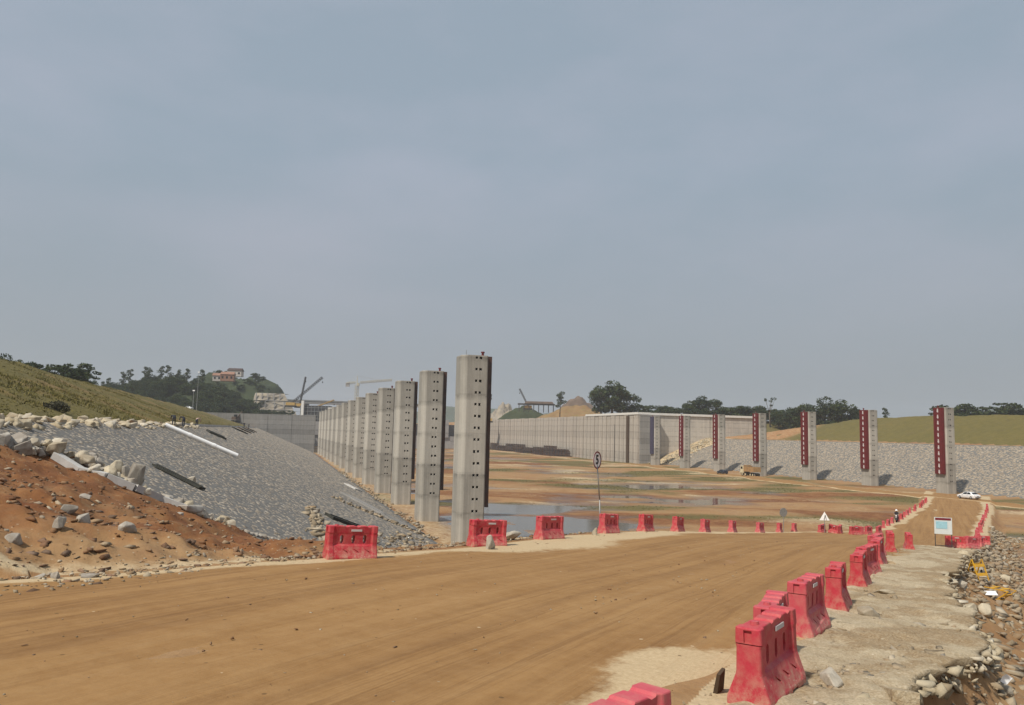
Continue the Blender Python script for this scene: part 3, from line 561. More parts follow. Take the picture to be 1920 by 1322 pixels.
MB().box((30, .6, 22.75), (60, 2.6, .95)).build('cap', M['capwhite'], ww)
for k in range(9): MB().box((6+k*6.3, .2, 23.7), (.08, .08, 1.1)).build('railing_post', M['darksteel'], ww)
lw = empty('wing_wall', wall_frame(18, 430)[0], -AX); tag(lw, 'grey concrete wing wall closing the far end of the left bank', 'wall')
MB().box((-36, 1.6, 9.3), (72, 2.4, 20.3)).build('core', M['wallgrey'], lw)
for k in range(6): MB().box((-6-k*12.0, .3, 9.3), (11.8, .5, 20.5)).build('wall_panel', M['wallgrey'], lw)
lh = empty('lock_head', wall_frame(85, 578)[0], -AX); tag(lh, 'distant concrete lock head with dark gate bays between the walls', 'lock head')
MB().box((0, 6, 4.5), (130, 12, 10)).build('sill', M['farconc'], lh)
for k in range(5): MB().box((-62+k*31, 6, 15), (7, 14, 13)).build('gate_pier', M['farconc'], lh)
for k in range(4): MB().box((-46.5+k*31, 8, 13.5), (24, 5, 9)).build('gate_leaf', M['darksteel'], lh)
# line of stacked dark formwork along the foot of the lock wall
for k in range(11):
    D = 345+k*20; 
    if D < 395: continue
    x, y = xy(146.5, D); z = tz(x, y); h = 4.6+1.0*math.sin(k*1.9)
    p = empty('formwork_stack', (x, y, z), -AX); mb = MB()
    for q in range(5): mb.box((.3*math.sin(q*2+k), .4*math.cos(q+k), h*(q+.5)/5), (2.4, 18.8-q*.8, h/5*.86))
    mb.build('panels', M['fender'], p)
    for q in range(4): MB().box((-1.5, -7+q*4.6, h/2), (.25, .3, h+.3)).build('stake', M['darksteel'], p)
    tag(p, 'dark formwork stack at the lock wall foot, %s from the right' % ordw[k-3], 'formwork', 'dark formwork along the lock wall')
x, y = xy(148.8, 300)

# bridge far behind the piers
bx, by = xy(20, 650); br = empty('road_bridge', (bx, by, 0), -AX); tag(br, 'long low road bridge in the haze behind the left piers', 'bridge')
MB().box((0, 0, 33.2), (210, 9, 1.9)).build('deck', M['farconc'], br); MB().box((0, -4.6, 34.6), (210, .4, 1.0)).build('parapet', M['steel'], br)
for k in range(7): MB().box((-96+k*32, 0, 16), (3.2, 5, 32.5)).build('bridge_pier', M['farconc'], br)

# ------------------------------------------------------------------ hills and mounds
def mound(name, mat, cx, cy, rx, ry, h, z0, rz=0, rough=.18, power=1.6, n=46, seed=0, cutside=None):
    g = np.linspace(-1.05, 1.05, n); U, W = np.meshgrid(g, g, indexing='ij'); r = np.hypot(U, W)
    k = np.clip(1-r**power, -.15, 1); nz_ = 1+rough*2*fbm(U*3, W*3, 1.0, 4, seed)
    H = h*k*nz_
    if cutside is not None: H = np.where(U > cutside, H*np.clip(1-(U-cutside)*3.2, 0, 1), H)
    X = U*rx; Y = W*ry; c, s = math.cos(rz), math.sin(rz)
    V = np.stack([cx+X*c-Y*s, cy+X*s+Y*c, z0+H], -1).reshape(-1, 3)
    return link(name, np_mesh(name, V, grid_faces(n, n)[:, ::-1], mat, True)), (lambda u, w: (cx+u*rx*c-w*ry*s, cy+u*rx*s+w*ry*c, z0+h*max(0, 1-math.hypot(u, w)**power)))
hillL, hl_at = mound('hill', M['hillgreen'], -205, 480, 62, 55, 19, 16, seed=1); tag(hillL, 'wooded hill beyond the left grass slope', 'hill', kind='structure')
hillC, hc_at = mound('hill', M['hillgreen'], -203, 585, 56, 50, 33, 17, seed=2, cutside=.55, power=2.4); tag(hillC, 'green topped hill with a cut rock face', 'hill', kind='structure')
rk = empty('rock_cutting', (-171, 545, 17)); rk.scale = (1.25, 1, .82); tag(rk, 'pale terraced rock cutting with a concrete grid on the hill side', 'rock cutting')
def cutface(par):
    for t, (z0, z1, x0, x1) in enumerate(((0, 9, -14, 17), (9.6, 17, -11, 13), (17.6, 24, -6, 9))):
        mb = MB(); n = 9; vs = []; fs = []; g = random.Random(t)
        for j in range(5):
            for i in range(n):
                f = i/(n-1); vs.append((x0+(x1-x0)*f+(3 if i == n-1 else 0)*(1-j/4), -t*-3.0+j*.9+1.2*g.random()+(6*f*f if True else 0), z0+(z1-z0)*j/4))
        fs = [(j*n+i, j*n+i+1, (j+1)*n+i+1, (j+1)*n+i) for j in range(4) for i in range(n-1)]
        b = [(vs[i][0], vs[i][1]+14, vs[i][2]) for i in range(4*n, 5*n)]; k0 = len(vs); vs += b; fs += [(4*n+i, 4*n+i+1, k0+i+1, k0+i) for i in range(n-1)]
        mb.add(vs, fs).build('terrace', M['cut'], par)
        if t:
            for i in range(5): f = (i+.5)/5; MB().box((x0+(x1-x0)*f, t*3.0+1.2+6*f*f, (z0+z1)/2), (.35, .7, z1-z0)).build('concrete_rib', M['farconc'], par)
            MB().box(((x0+x1)/2, t*3.0-.3+2, z0), (x1-x0, .6, .35)).build('concrete_beam', M['farconc'], par)
cutface(rk)
m1, _ = mound('spoil_mound', M['spoil'], 49.4, 575, 39, 20, 14.5, 19.5, rough=.22, power=1.3, seed=5); tag(m1, 'tan earth mound behind the white topped lock wall', 'mound')
m2, _ = mound('spoil_mound', M['heap'], 52.4, 610, 22, 14, 20, 21, rough=.16, power=1.9, seed=6); tag(m2, 'steep grey brown spoil heap above the tan mound', 'mound')
m3, _ = mound('spoil_mound', M['hillgreen'], 10.7, 640, 25, 16, 16, 20, rough=.2, power=1.4, seed=7); tag(m3, 'green overgrown mound left of the tan earth mound', 'mound')
m4, _ = mound('spoil_mound', M['spoil'], 70.5, 420, 16, 8, 4.5, 20.5, rough=.2, power=1.4, seed=8); tag(m4, 'low tan earth bank in front of the trees above the wing wall', 'mound')
m5, _ = mound('spoil_mound', M['cut'], -6.4, 680, 17, 12, 16, 18, rough=.4, power=2.6, seed=9); tag(m5, 'pale stone heap at the far end of the lock wall', 'mound')
for cx, cy, rx, ry, h, sd, lab in ((-107.4, 2000, 330, 200, 62, 11, 'faint blue hill far behind the nearest left pier'), (1236.9, 1900, 330, 200, 98, 12, 'faint blue mountain at the right edge beyond the trees'), (1043.0, 2100, 420, 200, 62, 13, 'low blue ridge far behind the right trees'), (61.7, 2300, 520, 200, 66, 14, 'low hazy ridge far beyond the lock')):
    o, _ = mound('hill', M['hillfar'], cx, cy, rx, ry, h, 8, rough=.35, power=1.5, n=60, seed=sd); tag(o, lab, 'hill', kind='structure')

# ------------------------------------------------------------------ trees
def leaf_quads(centres, sizes, per, leaf, g, flat=.75):
    Vs = []
    for c, s in zip(centres, sizes):
        d = g.normal(size=(per, 3)); d /= np.linalg.norm(d, axis=1)[:, None]; r = (.45+.6*g.random(per)**.6)[:, None]
        P = np.asarray(c)+d*r*np.asarray(s)*np.array([1, 1, flat])
        a = g.normal(size=(per, 3)); a /= np.linalg.norm(a, axis=1)[:, None]; b = np.cross(a, g.normal(size=(per, 3))); b /= np.linalg.norm(b, axis=1)[:, None]
        l = leaf*(.6+.8*g.random(per))[:, None]
        Vs.append(np.stack([P-a*l-b*l*.35, P+a*l-b*l*.35, P+a*l*.6+b*l*.45, P-a*l*.6+b*l*.45], 1))
    V = np.concatenate(Vs).reshape(-1, 3); return V, np.arange(len(V)).reshape(-1, 4)
def tree_proto(kind, seed):
    g = np.random.default_rng(seed); mb = MB(); C = []; S = []
    if kind == 'broad':                       # about 10 m
        H = 10; mb.tube((0, 0, -.5), (.2, 0, 3.4), .34, .25, 8)
        for k in range(11):
            a = k*2.4+g.random()*.8; rr = 1.1+2.6*g.random(); z = 3.9+4.9*g.random()*(1-.09*rr); p = (rr*math.cos(a), rr*math.sin(a), z); mb.tube((.2, 0, 2.6+g.random()), p, .13, .04, 5); C.append(p); S.append(1.0+.9*g.random())
        C += [(0, 0, 8.3), (0, 0, 6), (1.5, .8, 3.4), (-1.5, -.9, 3.2), (-.6, 1.6, 2.8), (.8, -1.6, 2.9)]; S += [1.7, 2.2, 1.5, 1.5, 1.3, 1.4]; per, lf = 190, .25
    elif kind == 'tall':                      # thin stemmed, 13 m
        mb.tube((0, 0, -.5), (.3, 0, 12.2), .2, .05, 6)
        for k in range(9):
            z = 6.2+6.6*k/9+.5*g.random(); a = g.random()*6.3; rr = (.35+1.0*g.random())*(1.2-k*.08); p = (rr*math.cos(a)+.2, rr*math.sin(a), z); mb.tube((.2, 0, z-.9), p, .05, .02, 4); C.append(p); S.append(.6+.55*g.random())
        per, lf = 90, .22
    elif kind == 'bushy':                     # scrub tree, 6 m
        mb.tube((0, 0, -.5), (0, 0, 2.6), .18, .1, 6)
        for k in range(10): a = k*2.4; rr = .5+1.7*g.random(); p = (rr*math.cos(a), rr*math.sin(a), .6+4.4*g.random()); mb.tube((0, 0, 1), p, .06, .02, 4); C.append(p); S.append(.8+.6*g.random())
        per, lf = 170, .22
    elif kind == 'feathery':                  # drooping fronds, 7 m
        for k in range(16):
            a = k*2.4+g.random(); L = 1.6+1.8*g.random(); h = 4.4+2.6*g.random(); base = Vector((.3*math.cos(a), .3*math.sin(a), -.3)); mid = Vector((L*.45*math.cos(a), L*.45*math.sin(a), h)); tip = Vector((L*1.15*math.cos(a), L*1.15*math.sin(a), h-.9*g.random()))
            mb.tube(base, mid, .05, .03, 4); mb.tube(mid, tip, .03, .01, 4)
            for t in (.55, .75, .95): C.append(tuple(base.lerp(mid, t))); S.append(.55)
            for t in (.3, .7, 1): C.append(tuple(mid.lerp(tip, t))); S.append(.45)
        per, lf = 26, .22
    else:                                     # bare, a few tufts, 9 m
        mb.tube((0, 0, -.5), (.3, 0, 5), .22, .15, 6)
        for k in range(7): a = k*1.9; p = (1.6*math.cos(a)*g.random()+.3, 1.6*math.sin(a), 5.5+3.6*g.random()); mb.tube((.3, 0, 3.6+g.random()*1.5), p, .09, .025, 5); C.append(p); S.append(.35+.25*g.random())
        per, lf = 26, .2
    V, Fq = leaf_quads(C, S, per, lf, g); return mb.mesh('trunk', M['bark'], True), np_mesh('crown', V, Fq, M['leafdark' if kind in ('broad', 'bushy') and seed % 2 else 'leaf'])
TP = {k: [tree_proto(k, s) for s in ss] for k, ss in (('broad', (1, 2, 3, 4)), ('tall', (5, 6, 7)), ('bushy', (8, 9, 10)), ('feathery', (11, 12)), ('bare', (13,)))}
TH = {'broad': 10, 'tall': 13, 'bushy': 6, 'feathery': 7, 'bare': 9.3}
tcount = 0
def tree(kind, x, y, z, h, label, group=None, wide=1.0):
    global tcount; tcount += 1; tm, cm = TP[kind][tcount % len(TP[kind])]; s = h/TH[kind]
    r = empty('%s_tree' % {'broad': 'broadleaf', 'tall': 'eucalyptus', 'bushy': 'scrub', 'feathery': 'bamboo', 'bare': 'bare'}[kind], (x, y, z), tcount*1.7); r.scale = (s*wide, s*wide, s)
    link('trunk', tm, r); link('crown', cm, r); tag(r, label, 'tree', group); return r
# right hand skyline: east, north, height, kind, width, label
RT = [(54.2, 425, 22.5, 'broad', 1.2, 'big round dark tree right of the spoil heaps'), (49.3, 432, 17.5, 'broad', 1.15, 'dark tree on the left flank of the big round tree'), (61.2, 430, 16.5, 'broad', 1.2, 'dark tree on the right flank of the big round tree'),
 (32.1, 520, 20, 'tall', 1.5, 'lone slim tree above the left side of the tan earth mound'),
 (70.7, 430, 9.5, 'bushy', 1.5, 'low scrub tree just right of the big round tree'), (77.3, 430, 8.5, 'bushy', 1.5, 'scrub tree above the blue panelled pier'), (83.7, 430, 8.6, 'broad', 1.1, 'small broad tree above the blue panelled pier, right side'), (89.0, 425, 7.6, 'bushy', 1.6, 'scrub tree above the left-most red panelled pier'),
 (95.8, 425, 12, 'broad', 1.1, 'dark tree left of the broad dark crown over the wing wall'), (102.1, 425, 14.5, 'broad', 1.25, 'broad dark crown over the middle of the wing wall'), (108.4, 425, 13, 'broad', 1.1, 'dark tree right of the broad crown over the wing wall'), (113.3, 420, 8, 'bushy', 1.6, 'scrub tree above the wing wall, right half'), (119.0, 420, 8.2, 'bushy', 1.5, 'scrub tree above the right end of the wing wall'), (123.7, 415, 8.6, 'broad', 1.1, 'small tree above the red panelled pier behind the truck'),
 (126.4, 405, 10.5, 'broad', 1.1, 'green tree left of the bare tree'), (128.8, 395, 15.5, 'bare', 1.1, 'bare half dead tree on the right skyline'), (132.1, 392, 10.5, 'broad', 1.15, 'green tree just right of the bare tree'), (135.4, 385, 13.5, 'broad', 1.1, 'tree between the bare tree and the large leafy tree'),
 (140.8, 380, 16.5, 'broad', 1.05, 'tree on the left side of the large leafy tree'), (148.0, 375, 20, 'broad', 1.15, 'large leafy tree between two red panelled piers'), (154.8, 372, 18, 'broad', 1.05, 'tree on the right side of the large leafy tree'), (159.4, 370, 13, 'broad', 1.0, 'tree just left of the second red panelled pier'),
 (175.3, 372, 13.5, 'tall', 1.1, 'small lone tree on the grass crest right of the second pier'), (178.3, 372, 7, 'bushy', 1.0, 'low bush beside the lone tree on the crest'), (187.8, 375, 8, 'bushy', 1.4, 'low bush on the crest left of the right-most pier'), (193.8, 375, 8.3, 'bushy', 1.3, 'second low bush left of the right-most pier'),
 (203.3, 365, 13.5, 'feathery', 1.5, 'feathery clump just right of the right-most pier'), (210.4, 368, 11.5, 'feathery', 1.4, 'shorter feathery clump right of the right-most pier'), (214.1, 365, 12.5, 'feathery', 1.5, 'tall feathery clump in the right hedge'), (218.6, 366, 12.6, 'broad', 1.0, 'dark tree in the right hedge'), (221.1, 362, 12, 'feathery', 1.6, 'feathery clump in the right hedge before the last trees'), (224.7, 360, 12.5, 'broad', 1.0, 'dark tree near the right edge of the hedge'), (228.7, 358, 13, 'feathery', 1.5, 'feathery clump at the right edge of the hedge'), (233.0, 356, 12.5, 'broad', 1.1, 'dark tree at the very right edge')]
for x, d, h, k, w, lab in RT:
    z = tz(x, d)-.3; tree(k, x, d, z, h*.95, lab, 'trees on the right skyline', w)
for i in range(62):                             # undergrowth between the skyline trees
    b = .154+i*.0082+random.uniform(-.003, .003)       # tangent of the compass bearing along the hedge
    if .437 < b < .489: continue
    d = 345+(.644-b)*160+random.uniform(5, 25); x = b*d; tree('bushy', x, d, tz(x, d)-.6, random.uniform(6, 8.5)*(1 if b < .443 else .8), 'low scrub filling the foot of the right skyline trees', 'scrub under the right skyline trees', 1.35)
# left: trees behind the grass crest
for i, (x, d, h, k, w) in enumerate([(-113.1, 172, 6.8, 'broad', 1.1), (-113.7, 178, 7.6, 'broad', 1.1), (-114.4, 184, 6.8, 'broad', 1.0), (-116.2, 192, 7.0, 'broad', 1.1), (-118.1, 200, 6.8, 'feathery', 1.3), (-120.9, 210, 7.0, 'broad', 1.0), (-122.6, 218, 7.0, 'broad', .9), (-117.9, 214, 8.6, 'feathery', 1.3), (-122.6, 226, 7.0, 'feathery', 1.2), (-128.2, 240, 5.5, 'bushy', 1.1)]):
    tree(k, x, d, tz(x, d)-.8, h, '%s tree from the left edge behind the left grass crest' % ordw[i], 'trees behind the left grass crest', w)
for i in range(18):
    d = 170+i*3.6; x = (-.661+i*.00705)*d; tree('bushy', x, d, tz(x, d)-1.0, random.uniform(4.2, 5.4), 'scrub filling the hedge behind the left grass crest', 'scrub behind the left grass crest', 1.2)
# wooded hill: eucalyptus on the ridge, dense scrub wood on the flank
for i, (u, w) in enumerate([(-.62, -.1), (-.52, -.2), (-.42, -.12), (-.33, -.2), (-.24, -.05), (-.16, -.15), (-.07, -.1), (.02, -.18), (.1, -.1), (.2, -.15), (.32, -.1), (-.70, -.15)]):
    x, y, z = hl_at(u, w); tree('tall', x, y, z-1, random.uniform(12.5, 16), '%s tall eucalyptus on the ridge of the wooded hill' % ['left-most but one', 'third', 'fourth', 'fifth', 'sixth', 'seventh', 'eighth', 'ninth', 'tenth', 'eleventh', 'right-most', 'left-most'][i], 'eucalyptus on the wooded hill', 1.25)
for i in range(190):
    u = random.uniform(-.98, .98); w = random.uniform(-.98, .05); 
    if math.hypot(u, w) > 1: continue
    x, y, z = hl_at(u, w); tree('broad', x, y, z-1.5, random.uniform(7, 10), 'dark broadleaf tree in the dense wood covering the left hill', 'wood on the left hill', 1.2)
for i in range(34):
    u = random.uniform(-.8, .6); w = random.uniform(-.35, .15); x, y, z = hl_at(u, w); tree('broad', x, y, z-1.5, random.uniform(8.5, 11.5), 'dark broadleaf tree in the dense wood covering the left hill', 'wood on the left hill', 1.25)
for i in range(40):
    u = random.uniform(-.9, .55); w = random.uniform(-.75, 0); x, y, z = hc_at(u, w)
    if math.hypot(u, w) > .95: continue
    tree('bushy', x, y, z-1, random.uniform(3.5, 6), 'scrub tree on the green topped hill with the rock cutting', 'scrub on the cut hill', 1.4)
for i in range(22):
    d = 470+random.uniform(-10, 20); x = (-.341+i*.0031)*d; tree('bushy', x, d, 19, random.uniform(3, 5), 'low bush at the foot of the rock cutting', 'bushes at the foot of the cutting', 1.3)

# houses on the hill
def house(x, y, z, w, d, h, wallm, roofm, rz, label):
    r = empty('hill_house', (x, y, z), rz); MB().box((0, 0, h/2), (w, d, h)).build('wall', wallm, r)
    MB().add([(-w/2-.4, -d/2-.4, h), (w/2+.4, -d/2-.4, h), (w/2+.4, d/2+.4, h), (-w/2-.4, d/2+.4, h), (-w/2, 0, h+1.8), (w/2, 0, h+1.8)], [(0, 1, 5, 4), (2, 3, 4, 5), (1, 2, 5), (3, 0, 4), (3, 2, 1, 0)]).build('roof', roofm, r)
    for k in range(3):
        wd = MB().box((-w/2+w*(k+.5)/3, -d/2-.02, h*.55), (w*.14, .1, h*.35)).build('window', M['glass'], r)
    tag(r, label, 'house')
house(-178.5, 500, 41, 8, 6, 4.2, M['rooftile'], M['rooftile'], .15, 'low orange house on the hill above the wood')
house(-184.3, 530, 46, 9, 7, 3.8, M['housewall'], M['fender'], .1, 'pale house with a dark roof at the top of the hill')
house(-191.2, 520, 42, 8, 6, 3.6, M['housewall'], M['rooftile'], .3, 'small tiled house left of the orange house')

# ------------------------------------------------------------------ cranes and plant
def lattice(mb, a, b, w, r, n):
    a = Vector(a); b = Vector(b); d = (b-a).normalized(); u = d.orthogonal().normalized(); v = d.cross(u); cs = [(u*i+v*j)*w/2 for i, j in ((1, 1), (1, -1), (-1, -1), (-1, 1))]
    for c in cs: mb.tube(a+c, b+c, r, n=4)
    for k in range(n):
        p = a.lerp(b, k/n); q = a.lerp(b, (k+1)/n)
        for i in range(4): mb.tube(p+cs[i], q+cs[(i+1) % 4], r*.7, n=3, cap=False)
tcx = -100.9; tcr = empty('tower_crane', (tcx, 520, 0)); tag(tcr, 'cream tower crane standing behind the left row of piers', 'tower crane')
mb = MB(); lattice(mb, (0, 0, 0), (0, 0, 42), 1.7, .16, 22); mb.build('mast', M['cranewhite'], tcr)
mb = MB(); lattice(mb, (2, 0, 43.5), (23, -1, 45.6), 1.0, .13, 16); mb.build('jib', M['cranewhite'], tcr)
mb = MB(); lattice(mb, (-1, 0, 43.4), (-7, .3, 42.8), 1.0, .15, 5); mb.build('counter_jib', M['cranewhite'], tcr)
MB().box((-6.2, .3, 41.8), (2.4, 1.2, 2.4)).build('counterweight', M['farconc'], tcr); MB().box((.9, -.9, 42.2), (1.6, 1.5, 2)).build('cab', M['cranewhite'], tcr)
mb = MB(); mb.tube((0, 0, 42), (0, 0, 48), .5, .15, 4); mb.tube((0, 0, 47.8), (15, -.7, 45.4), .06, n=3); mb.tube((0, 0, 47.8), (-6, .3, 43.4), .06, n=3); mb.build('apex_tower', M['cranewhite'], tcr)
def boom_crane(x, y, z, foot, tip, w, label, body=True, c='darksteel'):
    r = empty('crawler_crane', (x, y, z)); mb = MB(); lattice(mb, foot, tip, w, .16, 18); mb.tube(foot, tip, .2, n=4); mb.build('boom', M[c], r)
    MB().box((0, 0, 1.9), (6, 3.4, 2.2)).build('cab', M['ochre'], r); MB().box((0, -1.6, .5), (7, .9, 1.0)).build('track', M['black'], r); MB().box((0, 1.6, .5), (7, .9, 1.0)).build('track', M['black'], r)
    t = Vector(tip); MB().tube(t, t-Vector((-.2, 0, 3)), .05, n=3).box(t-Vector((-.2, 0, 3.4)), (.6, .5, .9)).build('hook', M['darksteel'], r); tag(r, label, 'crane'); return r
boom_crane(-149.0, 540, 27, (1, 0, 3), (21, -2, 20.5), 1.1, 'dark crawler crane with a long raised boom by the rock cutting')
boom_crane(-148.1, 560, 27, (0, 0, 3), (3, 0, 22), .8, 'slim upright crane boom behind the dark crawler crane')
boom_crane(-149.0, 600, 26, (0, 0, 2), (16, -1, 8.5), .7, 'low crane boom resting over the far bridge', c='ochre')
boom_crane(12.9, 600, 31, (0, 0, 3), (-6.5, 0, 15.5), .8, 'crane boom leaning left above the green mound')
boom_crane(-15.8, 560, 20, (0, 0, 2), (2.0, 0, 20), .5, 'thin crane boom right of the nearest pier')
pf = empty('work_platform', (19.3, 600, 31)); tag(pf, 'dark steel work platform above the green mound', 'platform')
MB().box((0, 0, 4), (28, 6, 1.0)).build('deck', M['darksteel'], pf); 
for k in range(8): MB().box((-13+k*3.7, 0, 1), (.5, 5, 6)).build('post', M['darksteel'], pf)
MB().box((2, -1, 5.3), (22, 5, 1.6), taper=.9).build('stacked_load', M['heap'], pf)
sc = empty('scaffold_block', (-126.7, 520, 12)); tag(sc, 'grey scaffolded concrete block beside the far bridge', 'scaffold')
MB().box((0, 0, 10.5), (19, 8, 10)).build('formwork', M['darksteel'], sc)
for k in range(9): MB().box((-9+k*2.25, -4.3, 10.5), (.2, .2, 11)).build('upright', M['steel'], sc)
for k in range(4): MB().box((0, -4.45, 7+k*2.4), (19.5, .18, .22)).build('rail', M['steel'], sc)
for k, (xx, h) in enumerate(((-7.6, 17.5), (10.4, 13.5))): MB().box((xx, -5.5, h/2+1), (1.6 if k == 0 else 3.0, 1.6, h)).build('column', M['capwhite'], sc)
# excavator by the left wing wall
ex = empty('excavator', (-139.4, 405, 0), 1.2); ex.location.z = tz(ex.location.x, 405); tag(ex, 'small dark excavator at the end of the left grass slope', 'excavator')
MB().box((0, 0, 2.3), (3.4, 2.6, 1.5), taper=.9).build('house', M['board_rust'], ex); MB().box((.8, .8, 3.3), (1.4, 1.0, 1.6)).build('cab', M['glass'], ex)
for sgn in (-1, 1): MB().box((0, sgn*1.1, .7), (4.2, .6, 1.0), taper=.85).build('track', M['black'], ex)
mb = MB(); mb.box((3, 0, 4.2), (4.2, .4, .55), Matrix.Rotation(-.75, 3, 'Y')); mb.build('boom', M['board_rust'], ex); mb = MB(); mb.box((5.2, 0, 4.2), (3.4, .35, .4), Matrix.Rotation(1.1, 3, 'Y')); mb.build('arm', M['board_rust'], ex); MB().box((6.0, 0, 2.2), (1.1, 1.0, .9), taper=.6).build('bucket', M['darksteel'], ex)
# mast lamps beyond the left slope
for x, d, h, lab in ((-157.6, 400, 20, 'thin pale mast rising from the wooded hill foot'), (-131.6, 330, 8, 'short pale post with a white box above the grass crest')):
    z = tz(x, d); r = empty('mast', (x, d, z)); MB().tube((0, 0, 0), (0, 0, h), .16, .08, 6).build('pole', M['steel'], r); MB().box((0, 0, h), (.9, .3, .5)).build('lamp_head', M['whiteplastic'], r); tag(r, lab, 'mast')

# ------------------------------------------------------------------ red water barriers
def barrier_mesh():
    Lh, H = .625, .82; prof = []          # (z, half width at the ends, half width between)
    rows = [(0, .235, .235), (.07, .24, .24), (.10, .235, .225), (.34, .150, .135), (.38, .145, .092), (.62, .140, .092), (.66, .150, .100), (.82, .140, .115)]
    xs = [(-.625, 0), (-.605, 1), (-.50, 1), (-.47, 2), (.47, 2), (.50, 1), (.605, 1), (.625, 0)]
    V = []; nrow = len(rows)
    for x, t in xs:
        ring = []
        for z, we, wm in rows: w = wm if t == 2 else (we if t == 1 else we-.018); ring.append((x, -w, z))
        for z, we, wm in rows[::-1]: w = wm if t == 2 else (we if t == 1 else we-.018); ring.append((x, w, z))
        V += ring
    n = 2*nrow; Fs = [(i*n+k, (i+1)*n+k, (i+1)*n+(k+1) % n, i*n+(k+1) % n) for i in range(len(xs)-1) for k in range(n)]
    Fs += [tuple(range(n-1, -1, -1)), tuple(range((len(xs)-1)*n, len(xs)*n))]
    b = MB().add(V, Fs).build('t', M['barrier']); bm = bmesh.new(); bm.from_mesh(b.data); bmesh.ops.recalc_face_normals(bm, faces=bm.faces); bm.to_mesh(b.data); bm.free()
    c = MB()
    for x in (-.27, .02, .31):                               # oval windows through the panel
        pts = [(x+.048*math.cos(t), .50+.075*math.sin(t)+(.03 if math.sin(t) > 0 else -.03)) for t in [2*math.pi*k/14 for k in range(14)]]
        vs = [(a, -.4, z) for a, z in pts]+[(a, .4, z) for a, z in pts]; k = len(pts)
        c.add(vs, [tuple(range(k)), tuple(range(2*k-1, k-1, -1))]+[(i, k+i, k+(i+1) % k, (i+1) % k) for i in range(k)])
    for x in (-.3, -.02, .26):                               # scalloped top edge
        c.tube((x+.14, -.3, .875), (x+.14, .3, .875), .085, n=10)
    for x in (-.2, .08, .36):                                # slots in the sloping foot
        for sg in (-1, 1): c.box((x, sg*.185, .235), (.17, .05, .022), Matrix.Rotation(sg*.55*0, 3, 'X') @ Matrix.Rotation(.55, 3, 'Y'))
    c.box((-.2, 0, 0), (.2, 1, .09)); c.box((.22, 0, 0), (.2, 1, .09)); c.box((-.625, 0, .73), (.05, .09, .13)); c.box((.625, 0, .73), (.05, .09, .13)); c.box((-.62, 0, .655), (.05, 1, .012)); c.box((.62, 0, .655), (.05, 1, .012))
    co = c.build('c', M['barrier']); bv = b.modifiers.new('v', 'BEVEL'); bv.width = .014; bv.segments = 2; bv.limit_method = 'ANGLE'; bv.angle_limit = math.radians(28)
    md = b.modifiers.new('b', 'BOOLEAN'); md.object = co; md.operation = 'DIFFERENCE'; md.solver = 'EXACT'; md.use_self = True
    bpy.context.view_layer.update(); me = evaluated(b, 'barrier_body')
    for o in (b, co): bpy.data.objects.remove(o)
    for p in me.polygons: p.use_smooth = False
    return me
BM = barrier_mesh(); BMS = [BM]
for q in range(3):
    m_ = BM.copy(); co = np.empty(len(m_.vertices)*3, np.float32); m_.vertices.foreach_get('co', co); co = co.reshape(-1, 3); g = np.random.default_rng(q)
    for _ in range(5):
        c = np.array([g.uniform(-.6, .6), g.choice([-.15, .15]), g.uniform(.1, .8)]); w = np.exp(-((co-c)**2).sum(1)/.035); co[:, 1] -= np.sign(c[1])*w*g.uniform(.008, .03); co[:, 2] -= w*g.uniform(0, .012)
    co[:, 1] += .012*np.sin(co[:, 0]*2+q)*co[:, 2]; m_.vertices.foreach_set('co', co.ravel()); m_.update(); BMS.append(m_)
ST = MB().box((.08, -.113, .715), (.27, .012, .05)).mesh('sticker', M['whitepaint']); ST2 = MB().box((-.08, .113, .715), (.27, .012, .05)).mesh('sticker', M['whitepaint'])
CAPM = MB().tube((-.40, 0, .815), (-.40, 0, .85), .05, .045, 10).mesh('filler_cap', M['barrier'])
bproto = None
def barrier(x, y, ang, label, tilt=0, lean=0, dz=0, z=None):
    global bproto
    if bproto is None:
        bproto = empty('water_barrier'); link('barrier_body', BM, bproto); link('sticker', ST, bproto); link('sticker', ST2, bproto); link('filler_cap', CAPM, bproto); o = bproto
    else:
        o = copy_tree(bproto); [ch for ch in o.children if ch.name.startswith('barrier_body')][0].data = random.choice(BMS)
    s, n = sn(x, y); zz = z if z is not None else max(tz(x, y), float(zroad(s))+CAMZ+.03 if nleft(s)-.2 < n < nright(s)+.2 else -99)
    o.location = (x, y, zz+dz-.015); o.rotation_euler = (lean, tilt, math.radians(ang)); k = .93+.12*random.random(); o.scale = (k, 1, .97+.05*random.random())
    tag(o, label, 'barrier', 'red water barriers along the haul road'); return o
g1 = 'red plastic water barrier, %s from the left along the far edge of the road'
for k, (s, n, a) in enumerate([(15.5, -12.55, 30), (22.2, -12.55, 34), (26.7, -12.5, 48), (32.7, -12.5, 52), (37.7, -12.5, 58), (43.2, -12.5, 60), (49, -12.5, 60), (56.4, -12.5, 62), (66.2, -12.5, 56), (75.1, -12.5, 62), (82.9, -12.4, 60)]):
    x, y = sxy(s, n); slope = math.atan((float(zroad(s+.5))-float(zroad(s-.5)))); barrier(x, y, a, g1 % ordw[k], tilt=-slope*math.cos(math.radians(62-a)), dz=-.02)
for k, (x, y, a) in enumerate([(31.39, 80.75, 45), (32.4, 80.2, 110), (33.3, 81.0, 60), (34.4, 80.0, 20), (35.5, 81.6, 100), (36.6, 82.0, 40), (38.0, 84.8, 75), (39.5, 86.0, 50)]):
    barrier(x, y, a, 'red barrier in the jumbled far cluster at the bend, %s from the left' % ordw[k], tilt=random.uniform(-.1, .1))
